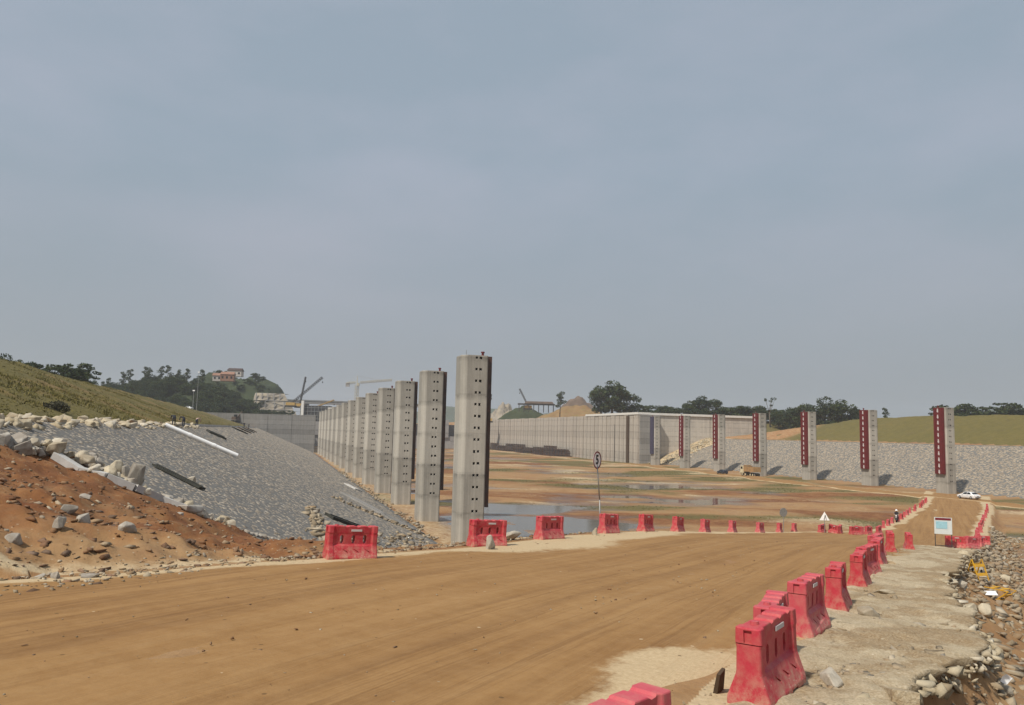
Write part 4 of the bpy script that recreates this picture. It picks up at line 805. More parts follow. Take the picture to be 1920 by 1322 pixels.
for k in range(15):
    s = 108+k*5.0; n = float(nleft(s))+.7+.25*random.uniform(-1, 1); x, y = sxy(s, n); barrier(x, y, 60+random.uniform(-7, 7), 'distant red barrier, %s from the near end of the line past the motorcycle' % ordw[k])
g2 = 'red water barrier on the right road edge, %s from the camera'
for k, (x, y, a, t) in enumerate([(.74, 5.78, 46, 0), (2.95, 9.2, 54, -.02), (3.47, 10.65, 64, 0), (4.72, 12.8, 57, .02), (6.2, 15.3, 63, .03), (8.55, 19.7, 60, 0), (10.0, 22.5, 50, 0), (11.75, 25.7, 59, 0), (13.2, 29.0, 52, 0)]):
    barrier(x, y, a, ['nearest red water barrier, cut off by the bottom edge of the photo', 'large near red water barrier with a white sticker, right of the pale patch', 'red barrier half hidden behind the large near barrier'][k] if k < 3 else g2 % ordw[k], tilt=t)
for k, (s, n, a) in enumerate([(37, -1.75, 66), (45.6, -1.3, 68)]):
    x, y = sxy(s, n); barrier(x, y, a, ['red barrier standing apart, left one of two before the road bend', 'red barrier standing apart, right one of two before the road bend'][k])
for k, (s, n, a, t) in enumerate([(66.5, 1.1, -12, 0), (69.0, 2.2, 20, .1), (78, 2.6, -20, 0), (82, 3.2, 35, .2), (86, 3.6, -10, 0), (93, 3.6, 60, 0)]):
    x, y = sxy(s, n); barrier(x, y, a, ['red barrier right behind the notice board', 'red barrier beside the notice board, tilted', 'first red barrier in the heap beyond the yellow trestle', 'second red barrier in the heap, leaning', 'third red barrier in the heap beyond the yellow trestle', 'red barrier just past the heap on the right road edge'][k], tilt=t)
for k in range(12):
    s = 101+k*6.0; n = float(nright(s))-.9+.2*random.uniform(-1, 1); x, y = sxy(s, n); barrier(x, y, 60+random.uniform(-8, 8), 'distant red barrier, %s from the near end of the far right line' % ordw[k])

# ------------------------------------------------------------------ signs and boards
def frame_at(s, n): x, y = sxy(s, n); return x, y, max(tz(x, y), float(zroad(s))+CAMZ)
x, y, z = frame_at(32.9, -13.0); sg = empty('speed_sign', (x, y, z)); tag(sg, 'round white speed sign with a dark red rim reading 5 on a thin bent pole', 'sign')
mb = MB(); mb.tube((.05, 0, -.2), (.0, 0, 1.4), .028, n=8); mb.tube((0, 0, 1.4), (-.17, 0, 3.35), .028, n=8); mb.build('pole', M['steel'], sg, smooth=True)
fa = math.radians(-28); nd = Vector((math.sin(fa)*1, -math.cos(fa), 0))      # the face looks down the road
ha = math.radians(57); fx = Vector((math.cos(ha), math.sin(ha), 0)); fn = Vector((math.sin(ha), -math.cos(ha), 0))
def disc(r0, r1, off, mat, name, par, ctr):
    mb = MB(); n = 36; vs = []
    for o in (off, off+.012):
        for r in (r0, r1): vs += [ctr+fx*(r*math.cos(2*math.pi*k/n))+Vector((0, 0, r*math.sin(2*math.pi*k/n)))+fn*o for k in range(n)]
    fs = []
    for k in range(n): q = (k+1) % n; fs += [(2*n+k, 2*n+q, 3*n+q, 3*n+k), (q, k, n+k, n+q), (n+k, 3*n+k, 3*n+q, n+q)]
    return mb.add(vs, fs).build(name, mat, par)
ctr = Vector((-.17, 0, 3.12)); d0 = disc(0.0, .37, .03, M['signface'], 'face', sg, ctr); disc(.325, .385, .045, M['signred'], 'rim', sg, ctr)
cu = bpy.data.curves.new('five', 'FONT'); cu.body = '5'; cu.size = .56; cu.extrude = .006; cu.align_x = 'CENTER'; cu.align_y = 'CENTER'; cu.offset = .016
tmp = bpy.data.objects.new('t', cu); col.objects.link(tmp); bpy.context.view_layer.update(); fm = evaluated(tmp, 'numeral'); bpy.data.objects.remove(tmp); fm.materials.clear(); fm.materials.append(M['signink'])
nu = link('numeral', fm, sg); nu.matrix_local = Matrix.Translation(ctr+fn*.05) @ Matrix((( fx.x, 0, fn.x, 0), (fx.y, 0, fn.y, 0), (0, 1, 0, 0), (0, 0, 0, 1)))
# triangle sign and the back of a round sign at the bend
x, y, z = frame_at(85.5, -9.9); tg = empty('triangle_sign', (x, y, z-.3), -.2); tag(tg, 'white triangular warning sign on a post at the road bend', 'sign')
MB().tube((0, 0, 0), (0, 0, 1.9), .03, n=6).build('pole', M['steel'], tg)
MB().add([(-.48, -.05, 1.55), (.48, -.05, 1.55), (0, -.05, 2.4), (-.48, -.03, 1.55), (.48, -.03, 1.55), (0, -.03, 2.4)], [(0, 1, 2), (5, 4, 3), (0, 3, 4, 1), (1, 4, 5, 2), (2, 5, 3, 0)]).build('face', M['pvc'], tg)
mb = MB()
for a, b in (((-.05, 1.62), (.06, 2.1)), ((.06, 2.1), (.16, 1.62))): mb.tube((a[0], -.07, a[1]), (b[0], -.07, b[1]), .035, n=5)
mb.build('symbol', M['steel'], tg)
x, y, z = frame_at(80.5, -13.0); rs = empty('round_sign', (x, y, z-.3), .3); tag(rs, 'grey back of a round sign on a post left of the triangle sign', 'sign')
MB().tube((0, 0, 0), (0, 0, 2.0), .03, n=6).build('pole', M['steel'], rs); MB().tube((0, -.02, 2.1), (0, .02, 2.1), .42, n=20).build('plate', M['steel'], rs)
# notice board
x, y, z = frame_at(65.0, .35); nb = empty('notice_board', (x, y, z), -.35); tag(nb, 'white and pale blue notice board with a dark red header on two legs', 'notice board')
for sx_ in (-.52, .52): MB().box((sx_, 0, 1.0), (.05, .05, 2.1)).build('leg', M['darksteel'], nb)
MB().box((0, 0, .12), (1.09, .05, .05)).build('cross_bar', M['darksteel'], nb); MB().box((0, -.01, 1.5), (1.12, .05, 1.16)).build('panel', M['paleboard'], nb)
MB().box((0, -.045, 1.97), (1.0, .01, .15)).build('header', M['signred'], nb); MB().box((-.1, -.045, 1.55), (.72, .01, .5)).build('print', M['blueboard'], nb)
# yellow trestles
def trestle(s, n, ang, tilt, label):
    x, y = sxy(s, n); z = tz(x, y); r = empty('yellow_trestle', (x, y, z), math.radians(ang)); r.rotation_euler[0] = tilt; r.scale = (.8, .9, .95)
    for sg_ in (-1, 1):
        for sx_ in (-.33, .33): mb = MB(); mb.box((sx_, sg_*.17, .42), (.06, .03, .9), Matrix.Rotation(sg_*.38, 3, 'X')); mb.build('leg', M['yellow'], r)
        for zz in (.25, .60): mb = MB(); mb.box((0, sg_*(.34-zz*.36), zz), (.7, .025, .12), Matrix.Rotation(sg_*.38, 3, 'X')); mb.build('rail', M['yellow'], r)
        MB().tube((0, sg_*.21, .38), (0, sg_*.235, .38), .07, n=12).build('emblem', M['signink'], r)
    tag(r, label, 'trestle')
trestle(37.5, 1.35, 20, 0, 'yellow folding trestle standing at the broken edge by the notice board'); trestle(35.2, 1.7, 30, 1.25, 'yellow trestle lying toppled on the rubble slope')

# ------------------------------------------------------------------ rocks
def rock_mesh(seed, mat, np_=24):
    g = random.Random(seed); bm = bmesh.new()
    fl = g.uniform(.55, .95); el = g.uniform(.8, 1.25)
    for k in range(np_):
        v = Vector((g.uniform(-1, 1), g.uniform(-1, 1), g.uniform(-1, 1))); v = v/max(abs(v.x), abs(v.y), abs(v.z))*g.uniform(.75, 1.0) if k < np_*.6 else v.normalized()*g.uniform(.85, 1.1)
        bm.verts.new((v.x*.5*el, v.y*.5/el, v.z*.5*fl))
    r = bmesh.ops.convex_hull(bm, input=bm.verts); bmesh.ops.delete(bm, geom=list({v for v in bm.verts if not v.link_faces}), context='VERTS')
    if np_ >= 20: bmesh.ops.dissolve_limit(bm, angle_limit=.2, verts=bm.verts, edges=bm.edges); bmesh.ops.bevel(bm, geom=list(bm.edges), offset=.035, segments=1, affect='EDGES')
    bmesh.ops.triangulate(bm, faces=bm.faces); me = bpy.data.meshes.new('rock'); bm.to_mesh(me); bm.free(); me.materials.append(mat); return me
RK = [rock_mesh(k, M['rock']) for k in range(14)]; RG = [rock_mesh(50+k, M['rockgrey']) for k in range(8)]
RV = []
for me in [rock_mesh(200+k, M['rubble'], 9+k % 4) for k in range(16)]:
    v = np.empty(len(me.vertices)*3, np.float32); me.vertices.foreach_get('co', v); t = np.empty(len(me.polygons)*3, np.int32); me.polygons.foreach_get('vertices', t); RV.append((v.reshape(-1, 3), t.reshape(-1, 3)))
def rock(x, y, size, label, group, grey=False, z=None, sc=(1, 1, 1), sink=.25, name='rock'):
    me = random.choice(RG if grey else RK); z = tz(x, y) if z is None else z
    o = link(name, me, None, (x, y, z+size*sc[2]*(.38-sink)), (random.uniform(-.4, .4), random.uniform(-.4, .4), random.uniform(0, 6.28)), (size*sc[0], size*sc[1], size*sc[2])); tag(o, label, 'rock', group); return o
def rock_field(pts, sizes, mat, name, seed=0):
    g = np.random.default_rng(seed); Vs = []; Fs = []; b = 0
    for (x, y, z), s in zip(pts, sizes):
        v, t = RV[g.integers(len(RV))]; a, c_, e = g.random(3)*6.28; ca, sa = math.cos(a), math.sin(a); cb, sb = math.cos(c_*.15), math.sin(c_*.15)
        R = np.array([[ca, -sa, 0], [sa, ca, 0], [0, 0, 1]]) @ np.array([[1, 0, 0], [0, cb, -sb], [0, sb, cb]]); p = (v*np.array([.9+.7*g.random(), .7+.4*g.random(), .4+.5*g.random()])*s) @ R.T+np.array([x, y, z+s*.12])
        Vs.append(p); Fs.append(t+b); b += len(v)
    return np_mesh(name, np.concatenate(Vs), np.concatenate(Fs), mat)
# rubble band along the top of the left bank
for k in range(140):
    D = 26+(k/140)**1.3*92; L = -11.9+random.uniform(-1.6, 1.3); x, y = xy(L, D); sz = random.uniform(.4, .8)*(1.0 if D < 50 else 1.1)
    rock(x, y, sz, 'pale broken stone in the rubble band along the top of the left bank', 'rubble band on top of the left bank')
g = np.random.default_rng(31); nb_ = 500; D = 24+g.random(nb_)**1.3*96; L = -12.0+g.uniform(-2.0, 1.6, nb_); x, y = xy(L, D)
tag(link('bank_top_rubble', rock_field(np.c_[x, y, terrain(x, y)], .2+.35*g.random(nb_), M['rubble_pale'], 'bank_top_rubble', 3)), 'small pale broken stone filling the band on top of the left bank', 'rubble', kind='stuff')
# heap where the spoil meets the bank
bl = [(-17.0, 26.8), (-16.6, 27.6), (-16.1, 28.4), (-15.06, 28.25), (-14.1, 28.2), (-13.3, 28.6), (-12.75, 29.6), (-11.9, 29.9), (-11.45, 31.5)]
for k in range(115):
    t = random.random()**1.5*(len(bl)-1.001); i = int(t); f = t-i; bx_, by_ = bl[i][0]*(1-f)+bl[i+1][0]*f, bl[i][1]*(1-f)+bl[i+1][1]*f; o = random.uniform(.1, 3.8 if i < 3 else 1.5); x, y = bx_+.25*o+random.uniform(-.2, .2), by_+o
    rock(x, y, random.uniform(.3, .62), 'broken stone in the rubble heap where the red spoil meets the stone bank', 'rubble heap beside the red spoil', k % 3 == 0, z=tz(x, y)+random.uniform(0, .5 if i < 3 else .22))
rock(-17.1, 27.3, 1.0, 'large pale boulder at the left edge on the rubble heap', None, True, sc=(1, 1, 1.2), name='boulder')
o = rock(-14.0, 30.2, 1.0, 'tall pointed grey stone standing up from the rubble', None, True, sc=(.75, .45, 1.5), sink=.0, name='boulder'); o.rotation_euler = (.1, .25, .4)
rock(-11.6, 29.6, .95, 'flat pale block at the lower end of the rubble edge', None, True, sc=(1.1, .8, .7), name='boulder')
rock(-16.6, 42.0, .55, 'pale stone lying against the dark sheet on the bank', None, name='boulder')
for (x, y, s_, lab) in ((-9.8, 16.1, .5, 'brown stone at the left edge on the red spoil'), (-9.6, 17.3, .46, 'flat pale triangular stone on the red spoil'), (-11.0, 20.2, .52, 'rounded stone high on the red spoil'), (-9.65, 18.3, .45, 'grey stone between the triangular stone and the white block'), (-12.0, 22.9, .42, 'small grey stone near the top of the red spoil'), (-8.7, 18.5, .5, 'white block with a dark underside on the red spoil'), (-11.2, 27.6, .42, 'pale stone low on the spoil below the rubble edge'), (-8.1, 14.65, .3, 'grey flat stone at the pale road edge, right one'), (-8.35, 14.5, .32, 'grey flat stone at the pale road edge, left one'), (-7.65, 14.95, .38, 'small grey block set in the dark rut at the road edge')):
    rock(x, y, s_*.72, lab, None, True, name='boulder')
# rocks beside the barriers
for (s, n, sz, lab, sc_) in ((21.2, -11.9, .62, 'pale pointed stone leaning on the second barrier', (.7, .5, 1.2)), (30.6, -12.3, .55, 'small pale pointed stone between the third and fourth barriers', (.8, .5, 1.1)), (25.2, -13.3, .7, 'yellowish stone behind the gap between the second and third barriers', (1, 1, .8)), (24.4, -13.4, .6, 'yellowish flat stone beside the second barrier', (1.3, .8, .6)),
        (16.0, -1.15, .42, 'flat pale slab leaning at the foot of the fifth right barrier', (1.2, .6, .9)), (20.2, -1.1, .42, 'flat stone at the foot of the sixth right barrier', (1.2, 1, .5)), (10.4, -1.15, .34, 'pale lump right of the large near barrier', (1.1, .8, .8))):
    x, y, z = frame_at(s, n); rock(x, y, sz, lab, None, False, z=z+.03, sc=sc_, name='boulder')
x, y = 2.40, 9.22; z = float(zroad(9.3))+CAMZ+.02; sp_ = link('broken_kerb_piece', MB().box((0, 0, .11), (.20, .05, .27), taper=.75).mesh('broken_kerb_piece', M['board_rust']), None, (x, y, z), (.25, -.28, .9)); tag(sp_, 'dark brown upright board piece behind the large near barrier', 'board')
# rubble on the drop beyond the right road edge
def slope_pts(n, smin, smax, seed, kmax=14):
    g = np.random.default_rng(seed); s = smin+(smax-smin)*g.random(n)**1.7; off = .1+kmax*g.random(n)**1.5; nn = nright(s)+off; x, y = sxy(s, nn); return x, y, terrain(x, y), g
x, y, z, g = slope_pts(9000, 5, 130, 3, 10); sz = .03+.28*g.random(len(x))**3; sz *= np.clip(1+(np.hypot(x, y)-15)/45, 1, 2.2)
tag(link('slope_rubble', rock_field(np.c_[x, y, z], sz, M['rubble'], 'slope_rubble', 5)), 'loose broken rock covering the drop beyond the right road edge', 'rubble', kind='stuff')
x, y, z, g = slope_pts(38, 8, 60, 11, 5)
for k in range(len(x)): rock(float(x[k]), float(y[k]), .28+.5*float(g.random())**2, 'larger broken rock on the rubble drop beyond the right road edge', 'larger rocks on the right rubble drop', False)
# gravel strewn at the road edges, on the spoil and on the crust
def strew(n, sr, nr_, seed, s0=.02, s1=.10, pw=3):
    g = np.random.default_rng(seed); s = sr[0]+(sr[1]-sr[0])*g.random(n); nn = nr_[0]+(nr_[1]-nr_[0])*g.random(n); x, y = sxy(s, nn); inr = (nn > nleft(s)) & (nn < nright(s)-1.2); z = np.where(inr, zroad(s)+CAMZ+.03, terrain(x, y)); return np.c_[x, y, z], s0+(s1-s0)*g.random(n)**pw
P = [strew(900, (2, 30), (-27, -13.0), 21, .03, .20, 4), strew(2600, (4, 36), (-14.9, -12.9), 22, .015, .13, 3), strew(260, (-2, 45), (-12.8, -2.6), 23, .015, .05), strew(1500, (6, 45), (-2.2, .7), 24, .015, .13, 5), strew(200, (8, 20), (-1.3, .4), 25, .05, .20, 2), strew(500, (8.5, 11.5), (-1.4, -.2), 26, .03, .15, 2), strew(900, (7.5, 14), (-.7, 1.6), 27, .04, .24, 2.5), strew(5000, (5, 45), (-2.4, .6), 28, .008, .045, 2), strew(1400, (-3, 50), (-12.9, -2.4), 29, .008, .04, 3)]
tag(link('loose_gravel', rock_field(np.concatenate([p[0] for p in P]), np.concatenate([p[1] for p in P]), M['rubble'], 'loose_gravel', 9)), 'loose gravel strewn over the spoil and road edges', 'gravel', kind='stuff')
g = np.random.default_rng(44); s = g.uniform(1, 33, 5200); nn = -13.0-14*g.random(5200)**1.3; x, y = sxy(s, nn); ok = fill(s, nn) > canal(*ld(x, y))+.02
tag(link('soil_clods', rock_field(np.c_[x, y, terrain(x, y)][ok], (.03+.20*g.random(5200)**3.2)[ok], M['clod'], 'soil_clods', 19)), 'crumbly red brown soil clods all over the spoil slope', 'soil', kind='stuff')
p_, q_ = strew(500, (-3, 45), (-12.6, -2.6), 33, .015, .065, 3); tag(link('road_clods', rock_field(p_, q_, M['clod'], 'road_clods', 20)), 'small dark clods dropped on the haul road', 'soil', kind='stuff')
s = np.r_[np.arange(5, 26, .035), np.arange(26, 58, .15)]; g = np.random.default_rng(52); nn = nright(s)+.22+.35*(g.random(len(s))-.45); x, y = sxy(s, nn); zz = zroad(s)+CAMZ+.0-.25*g.random(len(s))
tag(link('edge_crumble', rock_field(np.c_[x, y, zz], .05+.22*g.random(len(s))**2.2, M['rubble_pale'], 'edge_crumble', 21)), 'crumbled pale lumps along the broken shoulder edge', 'rubble', kind='stuff')
# strips of broken stone low on the left bank
def strip(a, b, n, w, seed):
    g = np.random.default_rng(seed); t = g.random(n); L = a[0]+(b[0]-a[0])*t+g.normal(size=n)*w; D = a[1]+(b[1]-a[1])*t+g.normal(size=n)*w*1.5; x, y = xy(L, D); return np.c_[x, y, terrain(x, y)+.05], .15+.6*g.random(n)**2
P = [strip((2.6, 61), (2.6, 42), 110, .35, 1), strip((6.9, 89), (18, 92), 170, .6, 2), strip((2.8, 43), (14, 80), 160, .9, 3), strip((17.6, 100), (17.8, 240), 420, .5, 4)]
tag(link('broken_stone_strips', rock_field(np.concatenate([p[0] for p in P]), np.concatenate([p[1] for p in P]), M['rubble'], 'broken_stone_strips', 12)), 'pale strips of broken stone low on the left bank and along its foot', 'rubble', kind='stuff')
P = [strip((156, 307), (186, 316), 900, 3.0, 6)]
tag(link('wing_wall_rubble', rock_field(P[0][0], P[0][1]*1.7, M['rubble_pale'], 'wing_wall_rubble', 13)), 'yellowish rubble heaped on the slope in front of the right wing wall', 'rubble', kind='stuff')

# broken crust along the right road edge, undercut and overhanging
def crust():
    s = np.r_[np.arange(2.0, 26, .10), np.arange(26, 60, .3)]; u = np.linspace(0, 1, 34); S, U = np.meshgrid(s, u, indexing='ij')
    lo = np.full_like(S, -2.3)+.6*fbm(S, S*0, 2.0, 4, 61)+(.5*sstep(26, 40, S)); hi = nright(S)+.26+.30*fbm(S, S*0, 1.6, 5, 62)+.20*fbm(S, S*0, .35, 3, 63)
    Nn = lo+(hi-lo)*U; X, Y = sxy(S, Nn); e0 = Nn-lo; e1 = hi-Nn
    Z = zroad(S)+CAMZ+.06+fbm(X, Y, 1.4, 5, 66)*.11+fbm(X, Y, .3, 3, 69)*.06-.12*sstep(.5, 0, e0)-.03*sstep(.12, 0, e1)
    nr, nc = X.shape; top = np.stack([X, Y, Z], -1).reshape(-1, 3)
    th = .16+.10*fbm(S[:, -1], S[:, -1]*0, 1, 3, 67); Xb, Yb = sxy(s, hi[:, 0]-.10-.12*np.abs(fbm(s, s*0, .5, 3, 68))); bot = np.c_[Xb, Yb, Z[:, -1]-th]; Xc, Yc = sxy(s, hi[:, 0]-1.2); bin_ = np.c_[Xc, Yc, Z[:, -1]-th-.05]
    V = np.r_[top, bot, bin_]; i = np.arange(nr-1); e = i*nc+nc-1; b = nr*nc; Fq = np.r_[grid_faces(nr, nc), np.c_[e, b+i, b+i+1, e+nc][:, ::1], np.c_[b+i, b+nr+i, b+nr+i+1, b+i+1]]
    return np_mesh('road_shoulder', V, Fq, M['crust'], False)
tag(link('road_shoulder', crust()), 'pale crusted gravel shoulder with a broken overhanging edge', 'shoulder', kind='structure')
for k, (s, n, d, r, lab) in enumerate([(10.35, -.45, (.75, .28, .20), (.05, .22, 1.35), 'tilted rectangular block of crust above the hollow'), (10.7, .15, (1.0, .30, .07), (.35, .55, .9), 'flat grey slab sliding into the hollow, upper one'), (10.1, .25, (.9, .32, .07), (.3, .55, .95), 'flat grey slab sliding into the hollow, lower one'), (11.6, .75, (.8, .3, .06), (.2, .7, .8), 'thin dark slab deep in the hollow')]):
    x, y = sxy(s, n); z = float(zroad(s))+CAMZ+(-.02 if k == 0 else -.40-.12*k); o = link('crust_slab', MB().box((0, 0, 0), d).mesh('crust_slab', M['crust'] if k == 0 else M['kerb']), None, (x, y, z), r); tag(o, lab, 'slab')
x, y = sxy(14.8, .85); o = link('white_scrap', MB().add([(-.12, 0, .05), (.02, -.03, -.02), (.14, .02, .07), (.03, .06, .12), (-.05, .05, .10), (0, .03, .04)], [(0, 1, 5), (1, 2, 5), (2, 3, 5), (3, 4, 5), (4, 0, 5)]).mesh('white_scrap', M['pvc']), None, (x, y, tz(x, y)+.10), (.6, 0, .3)); tag(o, 'bright white plastic scrap lying on the rubble slope', 'scrap')
x, y = sxy(33, 1.6); o = link('white_scrap', MB().add([(-.3, 0, .02), (.25, -.05, .0), (.3, .12, .08), (-.2, .15, .10)], [(0, 1, 2, 3)]).mesh('white_scrap', M['pvc']), None, (x, y, tz(x, y)+.12), (0.2, 0, .3)); tag(o, 'pale plastic sheet scrap below the toppled trestle', 'scrap')

# ------------------------------------------------------------------ things lying on the left bank
def on_bank(L, D, lift=0): x, y = xy(L, D); return Vector((x, y, float(canal(np.array([L]), np.array([D]))[0])+CAMZ+lift))
a, b = on_bank(-10.6, 83.3, .32), on_bank(-3.9, 84.6, .30); dv = b-a
pp = empty('drain_pipe', a); tag(pp, 'long white drain pipe lying down the left stone bank', 'pipe')
mb = MB()
for k in range(3): mb.tube(dv*(k/3), dv*((k+1)/3), .2, n=14)
mb.build('pipe', M['pvc'], pp, smooth=False)
for k in (1, 2): MB().tube(dv*(k/3-.02), dv*(k/3+.02), .225, n=14).build('socket', M['pvc'], pp)
def sheet(name, L0, D0, L1, D1, w, mat, label, th=.10, lift=.12):
    a, b = on_bank(L0, D0, lift), on_bank(L1, D1, lift); d = (b-a); l = d.length; d.normalize(); nrm = Vector((AXP[0], AXP[1], 0))*.40+Vector((0, 0, 1)); nrm.normalize(); t = nrm.cross(d).normalized(); nrm = d.cross(t)
    R = Matrix((d, t, nrm)).transposed(); o = link(name, MB().box((0, 0, 0), (l, w, th), R).box(nrm*.06, (l*.96, w*.12, th), R).mesh(name, mat), None, (a+b)/2); tag(o, label, 'sheet'); return o
sheet('steel_sheet', -6.1, 45.2, -3.6, 43.6, .55, M['board_tarp'], 'dark sheet lying on the left bank beside a pale stone')
sheet('steel_sheet', -9.4, 117, -7.3, 117.6, 3.2, M['board_tarp'], 'wide dark sheet on the left bank right of the white pipe', .3)
for k in range(4): sheet('steel_sheet', -10.4, 199+k*26, -7.6, 201+k*26, 1.8, M['board_rust'] if k % 2 else M['board_tarp'], 'dark strip near the top of the far left bank, %s from the left' % ordw[k], .3)
sheet('steel_sheet', 3.8, 60.5, 6.2, 62, 1.2, M['board_tarp'], 'dark sheet half buried in the broken stone low on the bank', .25)
sheet('concrete_strip', 9.2, 108, 15.6, 92, 2.6, M['wallgrey'], 'smooth grey concrete strip low on the left bank', .25)
sheet('concrete_strip', 12.5, 150, 14.2, 146, 1.6, M['kerb'], 'short pale strip at the foot of the left bank', .3)
kb = empty('bank_kerb', on_bank(-11.4, 100)); tag(kb, 'pale concrete kerb along the top of the far left bank', 'kerb')
for k in range(40):
    p = on_bank(-11.5, 104+k*8.1, .12)-kb.location; MB().box((0, 0, 0), (.5, 7.9, .35), Matrix.Rotation(-AX, 3, 'Z')).build('kerb_stone', M['kerb'], kb, p)
# pale edge beam between the red spoil and the rubble
eb = empty('edge_beam', (-16.0, 28.1, 11.0)); tag(eb, 'pale concrete edge beam between red spoil and rubble on the left', 'beam')
for k in range(2, 7):
    p0 = Vector((bl[k][0], bl[k][1], tz(*bl[k])+.12)); p1 = Vector((bl[k+1][0], bl[k+1][1], tz(*bl[k+1])+.12)); d = p1-p0; l = d.length; d.normalize(); t = Vector((0, 0, 1)).cross(d).normalized(); R = Matrix((d, t, d.cross(t))).transposed()
    MB().box((0, 0, 0), (l*.98, .30, .24), R).build('beam_piece', M['kerb'], eb, (p0+p1)/2-eb.location)

es = empty('stone_edging', (-10.7, 32.3, 8.2)); tag(es, 'row of dark edging stones where the paved bank dips under the spoil', 'edging')
for k in range(24):
    f = k/23; x = -11.4+f*2.6; y = 31.4+f*5.2+.4; z = tz(x, y); o = link('edging_stone', RG[k % 8], es, Vector((x, y, z+.02))-es.location, (random.uniform(-.3, .3), random.uniform(-.3, .3), random.uniform(0, 6)), (.36, .30, .34))
# ------------------------------------------------------------------ vehicles
def wheel(par, x, y, r, w, rimmat=None):
    t = MB(); n = 18; pr = [(r*.62, w/2), (r*.95, w/2), (r, w*.3), (r, -w*.3), (r*.95, -w/2), (r*.62, -w/2)]; vs = [(q[0]*math.cos(2*math.pi*k/n), q[1], q[0]*math.sin(2*math.pi*k/n)) for k in range(n) for q in pr]
    t.add(vs, [(k*6+i, k*6+(i+1) % 6, ((k+1) % n)*6+(i+1) % 6, ((k+1) % n)*6+i) for k in range(n) for i in range(6)]); ty = t.build('wheel', M['black'], par, (x, y, r))
    rm = MB(); rm.tube((0, -w*.42, 0), (0, w*.42, 0), r*.63, n=18)
    for k in range(5): a = k*1.2566; rm.box((r*.36*math.cos(a), 0, r*.36*math.sin(a)), (r*.46, w*.96, r*.13), Matrix.Rotation(-a, 3, 'Y'))
    rm.build('rim', rimmat or M['chrome'], ty)
def sedan(x, y, z, ang, paint, label, hatch=False):
    r = empty('car', (x, y, z), ang); tag(r, label, 'car')
    # stations along the length: x, sill z, belt z, roof z, half width low, half width belt, half width roof
    st = [(-2.30, .42, .82, .86, .66, .70, .60), (-2.22, .26, .88, .96, .82, .84, .70), (-1.75, .2, .92, 1.02, .89, .89, .74), (-1.15, .2, .92, 1.36, .90, .90, .60), (-.4, .2, .91, 1.47, .90, .90, .60), (.35, .2, .90, 1.43, .90, .90, .60), (1.15, .2, .87, .98, .90, .89, .70), (1.75, .2, .78, .84, .89, .87, .70), (2.18, .24, .66, .70, .80, .80, .62), (2.30, .36, .58, .60, .62, .62, .5)]
    if hatch: st[1] = (-2.2, .26, .90, 1.25, .82, .84, .60); st[0] = (-2.28, .42, .82, .95, .7, .72, .6); st[2] = (-1.75, .2, .92, 1.42, .89, .89, .6)
    vs = []
    for (X, a, b, c, wl, wb, wr) in st: vs += [(X, -wl*.92, a), (X, -wl, a+.14), (X, -wb, b), (X, -wr, c), (X, wr, c), (X, wb, b), (X, wl, a+.14), (X, wl*.92, a)]
    n = 8; fs = [(i*n+k, i*n+(k+1) % n, (i+1)*n+(k+1) % n, (i+1)*n+k) for i in range(len(st)-1) for k in range(n)]+[tuple(range(n-1, -1, -1))[::-1], tuple(range((len(st)-1)*n, len(st)*n))[::-1]]
    o = MB().add(vs, fs).build('body', paint, r, smooth=True); bm = bmesh.new(); bm.from_mesh(o.data); bmesh.ops.recalc_face_normals(bm, faces=bm.faces); bm.to_mesh(o.data); bm.free()
    bv = o.modifiers.new('b', 'BEVEL'); bv.width = .05; bv.segments = 2; bv.limit_method = 'ANGLE'; bv.angle_limit = .5
    for sg_ in (-1, 1):
        def side(p, name='side_window'): MB().add([(q[0], sg_*q[1], q[2]) for q in p], [tuple(range(len(p)))]).build(name, M['glass'], r)
        side([(-1.35, .865, .99), (-.42, .885, .98), (-.42, .645, 1.40), (-1.05, .66, 1.34)]); side([(-.34, .885, .98), (.75, .875, .96), (.32, .66, 1.36), (-.34, .645, 1.40)])
        MB().box((2.16, sg_*.62, .62), (.22, .3, .14)).build('headlight', M['lamp'], r); MB().box((-2.2, sg_*.64, .78), (.14, .34, .16)).build('tail_light', M['tail'], r)
        MB().box((.72, sg_*.98, .95), (.14, .18, .12)).build('mirror', paint, r); MB().box((-.5, sg_*.915, .80), (.18, .03, .03)).build('door_handle', M['chrome'], r)
        for X in (-1.38, 1.42): wheel(r, X, sg_*.80, .325, .22)
    MB().add([(.42, -.56, 1.42), (.42, .56, 1.42), (1.12, .70, 1.01), (1.12, -.70, 1.01)], [(3, 2, 1, 0)]).build('windscreen', M['glass'], r); MB().add([(-1.22, -.56, 1.36), (-1.22, .56, 1.36), (-1.74, .68, 1.06), (-1.74, -.68, 1.06)], [(0, 1, 2, 3)]).build('rear_window', M['glass'], r)
    MB().box((-2.27, 0, .40), (.12, 1.3, .18)).build('rear_bumper', M['darksteel'], r); MB().box((-2.315, 0, .66), (.02, .44, .12)).build('number_plate', M['fenderblue'], r)
    return r
ax90 = math.pi/2-AX                       # facing away along the canal
x, y = xy(139.2, 135); sedan(x, y, tz(x, y)+.12, ax90, M['carwhite'], 'white saloon car parked below the right-most pier')
x, y = xy(140.5, 234); sedan(x, y, tz(x, y)+.12, ax90, M['cardark'], 'dark hatchback car on the track left of the tipper truck', True)
x, y = xy(-38.6, 372); sedan(x, y, tz(x, y)-.15, ax90+.9, M['carwhite'], 'white car mostly hidden behind the left grass crest')
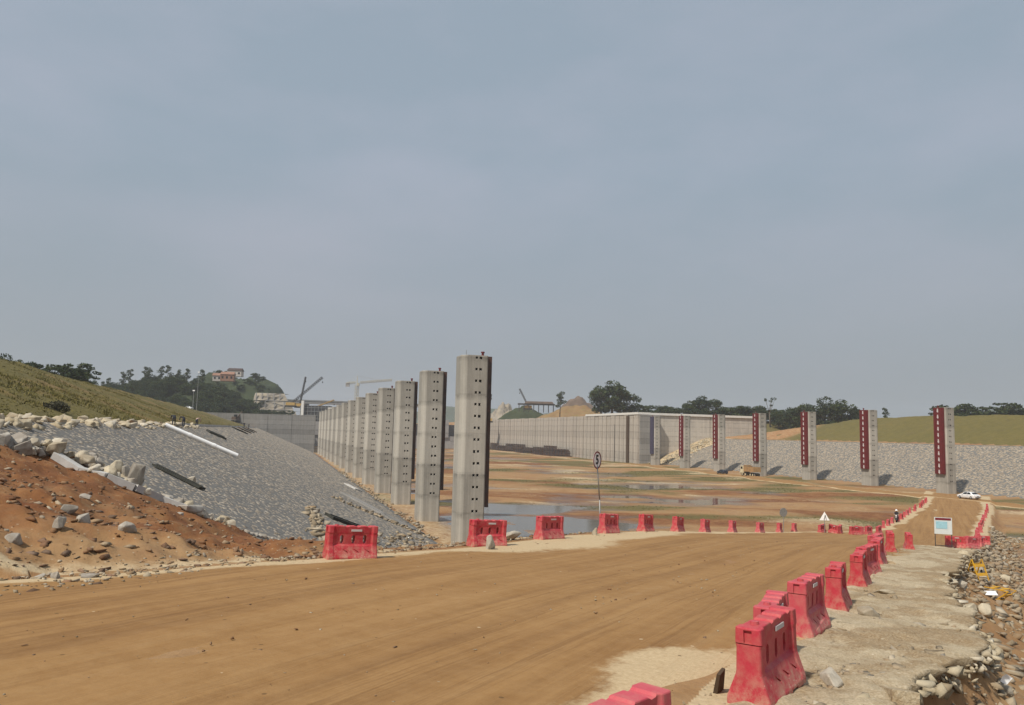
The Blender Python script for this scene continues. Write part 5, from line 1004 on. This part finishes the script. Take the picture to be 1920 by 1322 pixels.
def truck(x, y, z, ang):
    r = empty('tipper_truck', (x, y, z), ang); tag(r, 'cream and brown tipper truck on the track below the right bank', 'truck')
    MB().box((0, 0, .95), (8.0, .9, .3)).build('chassis', M['darksteel'], r); cb = MB().box((3.1, 0, 2.0), (1.9, 2.4, 2.2), taper=.92).build('cab', M['truckcab'], r)
    MB().box((4.02, 0, 2.45), (.08, 2.0, .85), Matrix.Rotation(-.08, 3, 'Y')).build('windscreen', M['glass'], r); MB().box((4.15, 0, .9), (.25, 2.4, .5)).build('bumper', M['truckcab'], r)
    for sg_ in (-1, 1):
        MB().box((3.2, sg_*1.165, 2.5), (1.0, .06, .7)).build('side_window', M['glass'], r); MB().box((4.28, sg_*.9, .95), (.06, .35, .2)).build('headlight', M['lamp'], r); MB().box((-.9, sg_*1.25, 2.15), (5.4, .10, 1.5)).build('side_panel', M['truckbed'], r)
        for k in range(6): MB().box((-3.4+k, sg_*1.33, 2.15), (.12, .08, 1.5)).build('stiffener', M['truckbed'], r)
        for X in (2.9, 1.0, -1.6, -2.9): wheel(r, X, sg_*1.0, .52, .34, M['truckcab'])
    MB().box((-.9, 0, 1.45), (5.4, 2.5, .12)).build('floor', M['truckbed'], r); MB().box((1.85, 0, 2.4), (.12, 2.6, 2.0)).build('headboard', M['truckbed'], r); MB().box((-3.65, 0, 2.1), (.12, 2.6, 1.4)).build('tailgate', M['truckbed'], r)
    MB().box((1.0, 0, 2.8), (1.8, 2.3, .9), taper=.7).build('load', M['spoil'], r)
x, y = xy(143, 221.5); truck(x, y, tz(x, y)+.1, ax90)

bu = empty('dry_bush', (-35.5, 61.9, tz(-35.5, 61.9)-.15)); tag(bu, 'dark dry bush on the left grass slope', 'bush')
V, Fq = leaf_quads([(0, 0, .35), (.7, .1, .3), (-.6, 0, .28), (.2, .3, .5)], [.6, .5, .5, .45], 220, .09, np.random.default_rng(4)); link('twigs', np_mesh('twigs', V, Fq, M['twig']), bu)
mb = MB()
for k in range(9): a = k*.7; mb.tube((.1*math.cos(a), .1*math.sin(a), 0), (.7*math.cos(a), .5*math.sin(a), .6), .02, .008, 4)
mb.build('stems', M['bark'], bu)
# ------------------------------------------------------------------ people
def person(x, y, z, ang, pose, top, legs, label, hat=None, scale=1.0):
    J = {'stand': [(0, 0, .95), (0, 0, 1.2), (0, 0, 1.45), (0, 0, 1.55), (.02, 0, 1.68), (0, .2, 1.42), (.02, .25, 1.13), (.12, .24, .9), (0, -.2, 1.42), (.02, -.25, 1.13), (.12, -.24, .9), (0, .1, .9), (.03, .11, .5), (0, .11, .08), (.15, .12, .04), (0, -.1, .9), (.0, -.11, .5), (-.04, -.11, .08), (.11, -.12, .04)],
         'bend': [(-.1, 0, .92), (.1, 0, 1.1), (.36, 0, 1.12), (.45, 0, 1.1), (.57, 0, 1.05), (.34, .2, 1.1), (.42, .23, .8), (.5, .2, .55), (.34, -.2, 1.1), (.42, -.23, .8), (.5, -.2, .55), (-.1, .1, .88), (.0, .12, .48), (-.05, .12, .08), (.1, .13, .04), (-.1, -.1, .88), (.02, -.12, .48), (-.02, -.12, .08), (.13, -.13, .04)],
         'ride': [(0, 0, .80), (.05, 0, 1.03), (.12, 0, 1.28), (.14, 0, 1.37), (.17, 0, 1.5), (.12, .2, 1.25), (.32, .25, 1.05), (.55, .24, 1.02), (.12, -.2, 1.25), (.32, -.25, 1.05), (.55, -.24, 1.02), (.02, .12, .78), (.38, .16, .68), (.22, .17, .32), (.36, .18, .28), (.02, -.12, .78), (.38, -.16, .68), (.22, -.17, .32), (.36, -.18, .28)]}[pose]
    E = [(0, 1), (1, 2), (2, 3), (3, 4), (2, 5), (5, 6), (6, 7), (2, 8), (8, 9), (9, 10), (0, 11), (11, 12), (12, 13), (13, 14), (0, 15), (15, 16), (16, 17), (17, 18)]
    R = [.14, .13, .15, .06, .10, .075, .055, .04, .075, .055, .04, .10, .075, .05, .045, .10, .075, .05, .045]
    J = [(a, b, c) for a, b, c in J]
    me = bpy.data.meshes.new('p'); me.from_pydata(J, E, []); o = link('p', me); sk = o.modifiers.new('s', 'SKIN'); su = o.modifiers.new('u', 'SUBSURF'); su.levels = 1
    for v, q in zip(me.skin_vertices[0].data, R): v.radius = (q, q)
    me.skin_vertices[0].data[0].use_root = True; bpy.context.view_layer.update(); bm_ = evaluated(o, 'body'); bpy.data.objects.remove(o)
    bm_.materials.clear()
    for m_ in (M['skin'], top, legs, M['hair']): bm_.materials.append(m_)
    JV = [Vector(j) for j in J]; kind = {0: 1, 1: 1, 2: 0, 3: 0, 4: 1, 5: 1, 6: 0, 7: 1, 8: 1, 9: 0, 10: 2, 11: 2, 12: 2, 13: 3, 14: 2, 15: 2, 16: 2, 17: 3}
    for p in bm_.polygons:
        c = p.center; best = None
        for i, (a, b) in enumerate(E):
            ab = JV[b]-JV[a]; t = max(0, min(1, (c-JV[a]).dot(ab)/ab.length_squared)); d = (c-JV[a]-ab*t).length-R[a]*.5
            if best is None or d < best[0]: best = (d, i)
        p.material_index = kind[best[1]]
        if best[1] == 3 and c.z > JV[4].z+.03: p.material_index = 3
        p.use_smooth = True
    r = empty('person', (x, y, z), ang); r.scale = (scale,)*3; tag(r, label, 'person'); link('body', bm_, r)
    h = JV[4]+Vector((0, 0, .05))
    if hat:
        mb = MB(); n = 12; prof = [(.185, -.03), (.14, 0), (.135, .06), (.09, .12), (.0, .14)]; vs = [(q[0]*math.cos(2*math.pi*k/n), q[0]*math.sin(2*math.pi*k/n), q[1]) for q in prof for k in range(n)]; mb.add(vs, [(i*n+k, i*n+(k+1) % n, (i+1)*n+(k+1) % n, (i+1)*n+k) for i in range(4) for k in range(n)]); mb.build('helmet', hat, r, h, smooth=True)
    return r
for L, D, an, po, tp, lab, ht in ((-11.0, 93, 2.2, 'bend', 'shirtdark', 'worker in dark clothes bending over by the white pipe', None), (-11.0, 118, 1.2, 'bend', 'shirtpale', 'worker in a pale top bending at the top of the bank', None), (-10.9, 101, 2.6, 'bend', 'shirtdark', 'crouching worker left of the pale topped worker', None), (-10.6, 262, 2.0, 'stand', 'shirtdark', 'far worker standing on the bank near the wing wall, left of two', None), (-10.2, 290, 3.0, 'stand', 'shirtdark', 'far worker standing on the bank near the wing wall, right of two', None)):
    p = on_bank(L, D, .05); person(p.x, p.y, p.z, an, po, M[tp], M['trousers'], lab, None)
x, y = xy(173, 308); person(x, y, tz(x, y)+.1, 3.4, 'bend', M['shirtdark'], M['trousers'], 'worker on the rubble in front of the right wing wall')
# motorcycle and rider
mx_, my_ = 52.6, 109.2; mz_ = tz(mx_, my_)+.05; ma = math.radians(-120)
mc = empty('motorcycle', (mx_, my_, mz_), ma); tag(mc, 'motorcycle on the pale road edge beside the far line of barriers', 'motorcycle')
for X in (-.62, .66):
    w = MB(); n = 20
    for k in range(n):
        a0, a1 = 2*math.pi*k/n, 2*math.pi*(k+1)/n; w.tube((.29*math.cos(a0), 0, .29*math.sin(a0)), (.29*math.cos(a1), 0, .29*math.sin(a1)), .055, n=6, cap=False)
    ty = w.build('wheel', M['black'], mc, (X, 0, .34)); h = MB(); h.tube((0, -.06, 0), (0, .06, 0), .07, n=8)
    for k in range(6): a0 = k*1.047; h.tube((0, 0, 0), (.26*math.cos(a0), 0, .26*math.sin(a0)), .012, n=4)
    h.build('rim', M['chrome'], ty)
mb = MB(); mb.tube((.66, .07, .34), (.42, .07, .98), .025, n=6); mb.tube((.66, -.07, .34), (.42, -.07, .98), .025, n=6); mb.build('fork', M['steel'], mc)
MB().tube((.42, -.33, 1.03), (.42, .33, 1.03), .018, n=6).build('handlebar', M['steel'], mc); MB().box((-.28, 0, .76), (.72, .24, .12), taper=.9).build('seat', M['black'], mc); MB().box((.2, 0, .80), (.42, .26, .24), taper=.7).build('tank', M['signred'], mc); MB().box((.08, 0, .46), (.46, .3, .36)).build('engine', M['darksteel'], mc)
MB().tube((.5, 0, .9), (.56, 0, .9), .1, n=12).build('headlight', M['lamp'], mc); MB().box((.62, 0, .70), (.3, .12, .04)).build('mudguard', M['whiteplastic'], mc); MB().box((-.72, 0, .72), (.25, .16, .05)).build('rear_mudguard', M['signred'], mc); MB().tube((-.75, .14, .3), (.05, .14, .34), .035, n=6).build('exhaust', M['chrome'], mc)
person(mx_-.28*math.cos(ma), my_-.28*math.sin(ma), mz_+.02, ma, 'ride', M['shirtdark'], M['trousers'], 'rider in dark clothes with a white helmet on the motorcycle', M['whiteplastic'])

# ------------------------------------------------------------------ haze over the valley
hz = N('haze_air'); hz.t.nodes.remove(hz.b); pv = hz.n('ShaderNodeVolumePrincipled'); pv.inputs['Color'].default_value = (.90, .94, 1.0, 1); pv.inputs['Density'].default_value = HAZE; pv.inputs['Anisotropy'].default_value = .2; hz.l(pv.outputs[0], hz.t.nodes['Material Output'].inputs['Volume'])
ho = link('haze', MB().box((0, 0, 68), (5600, 5600, 141.6)).mesh('haze', hz.m)); tag(ho, 'thin pale haze hanging over the whole canal valley', 'haze', kind='stuff')
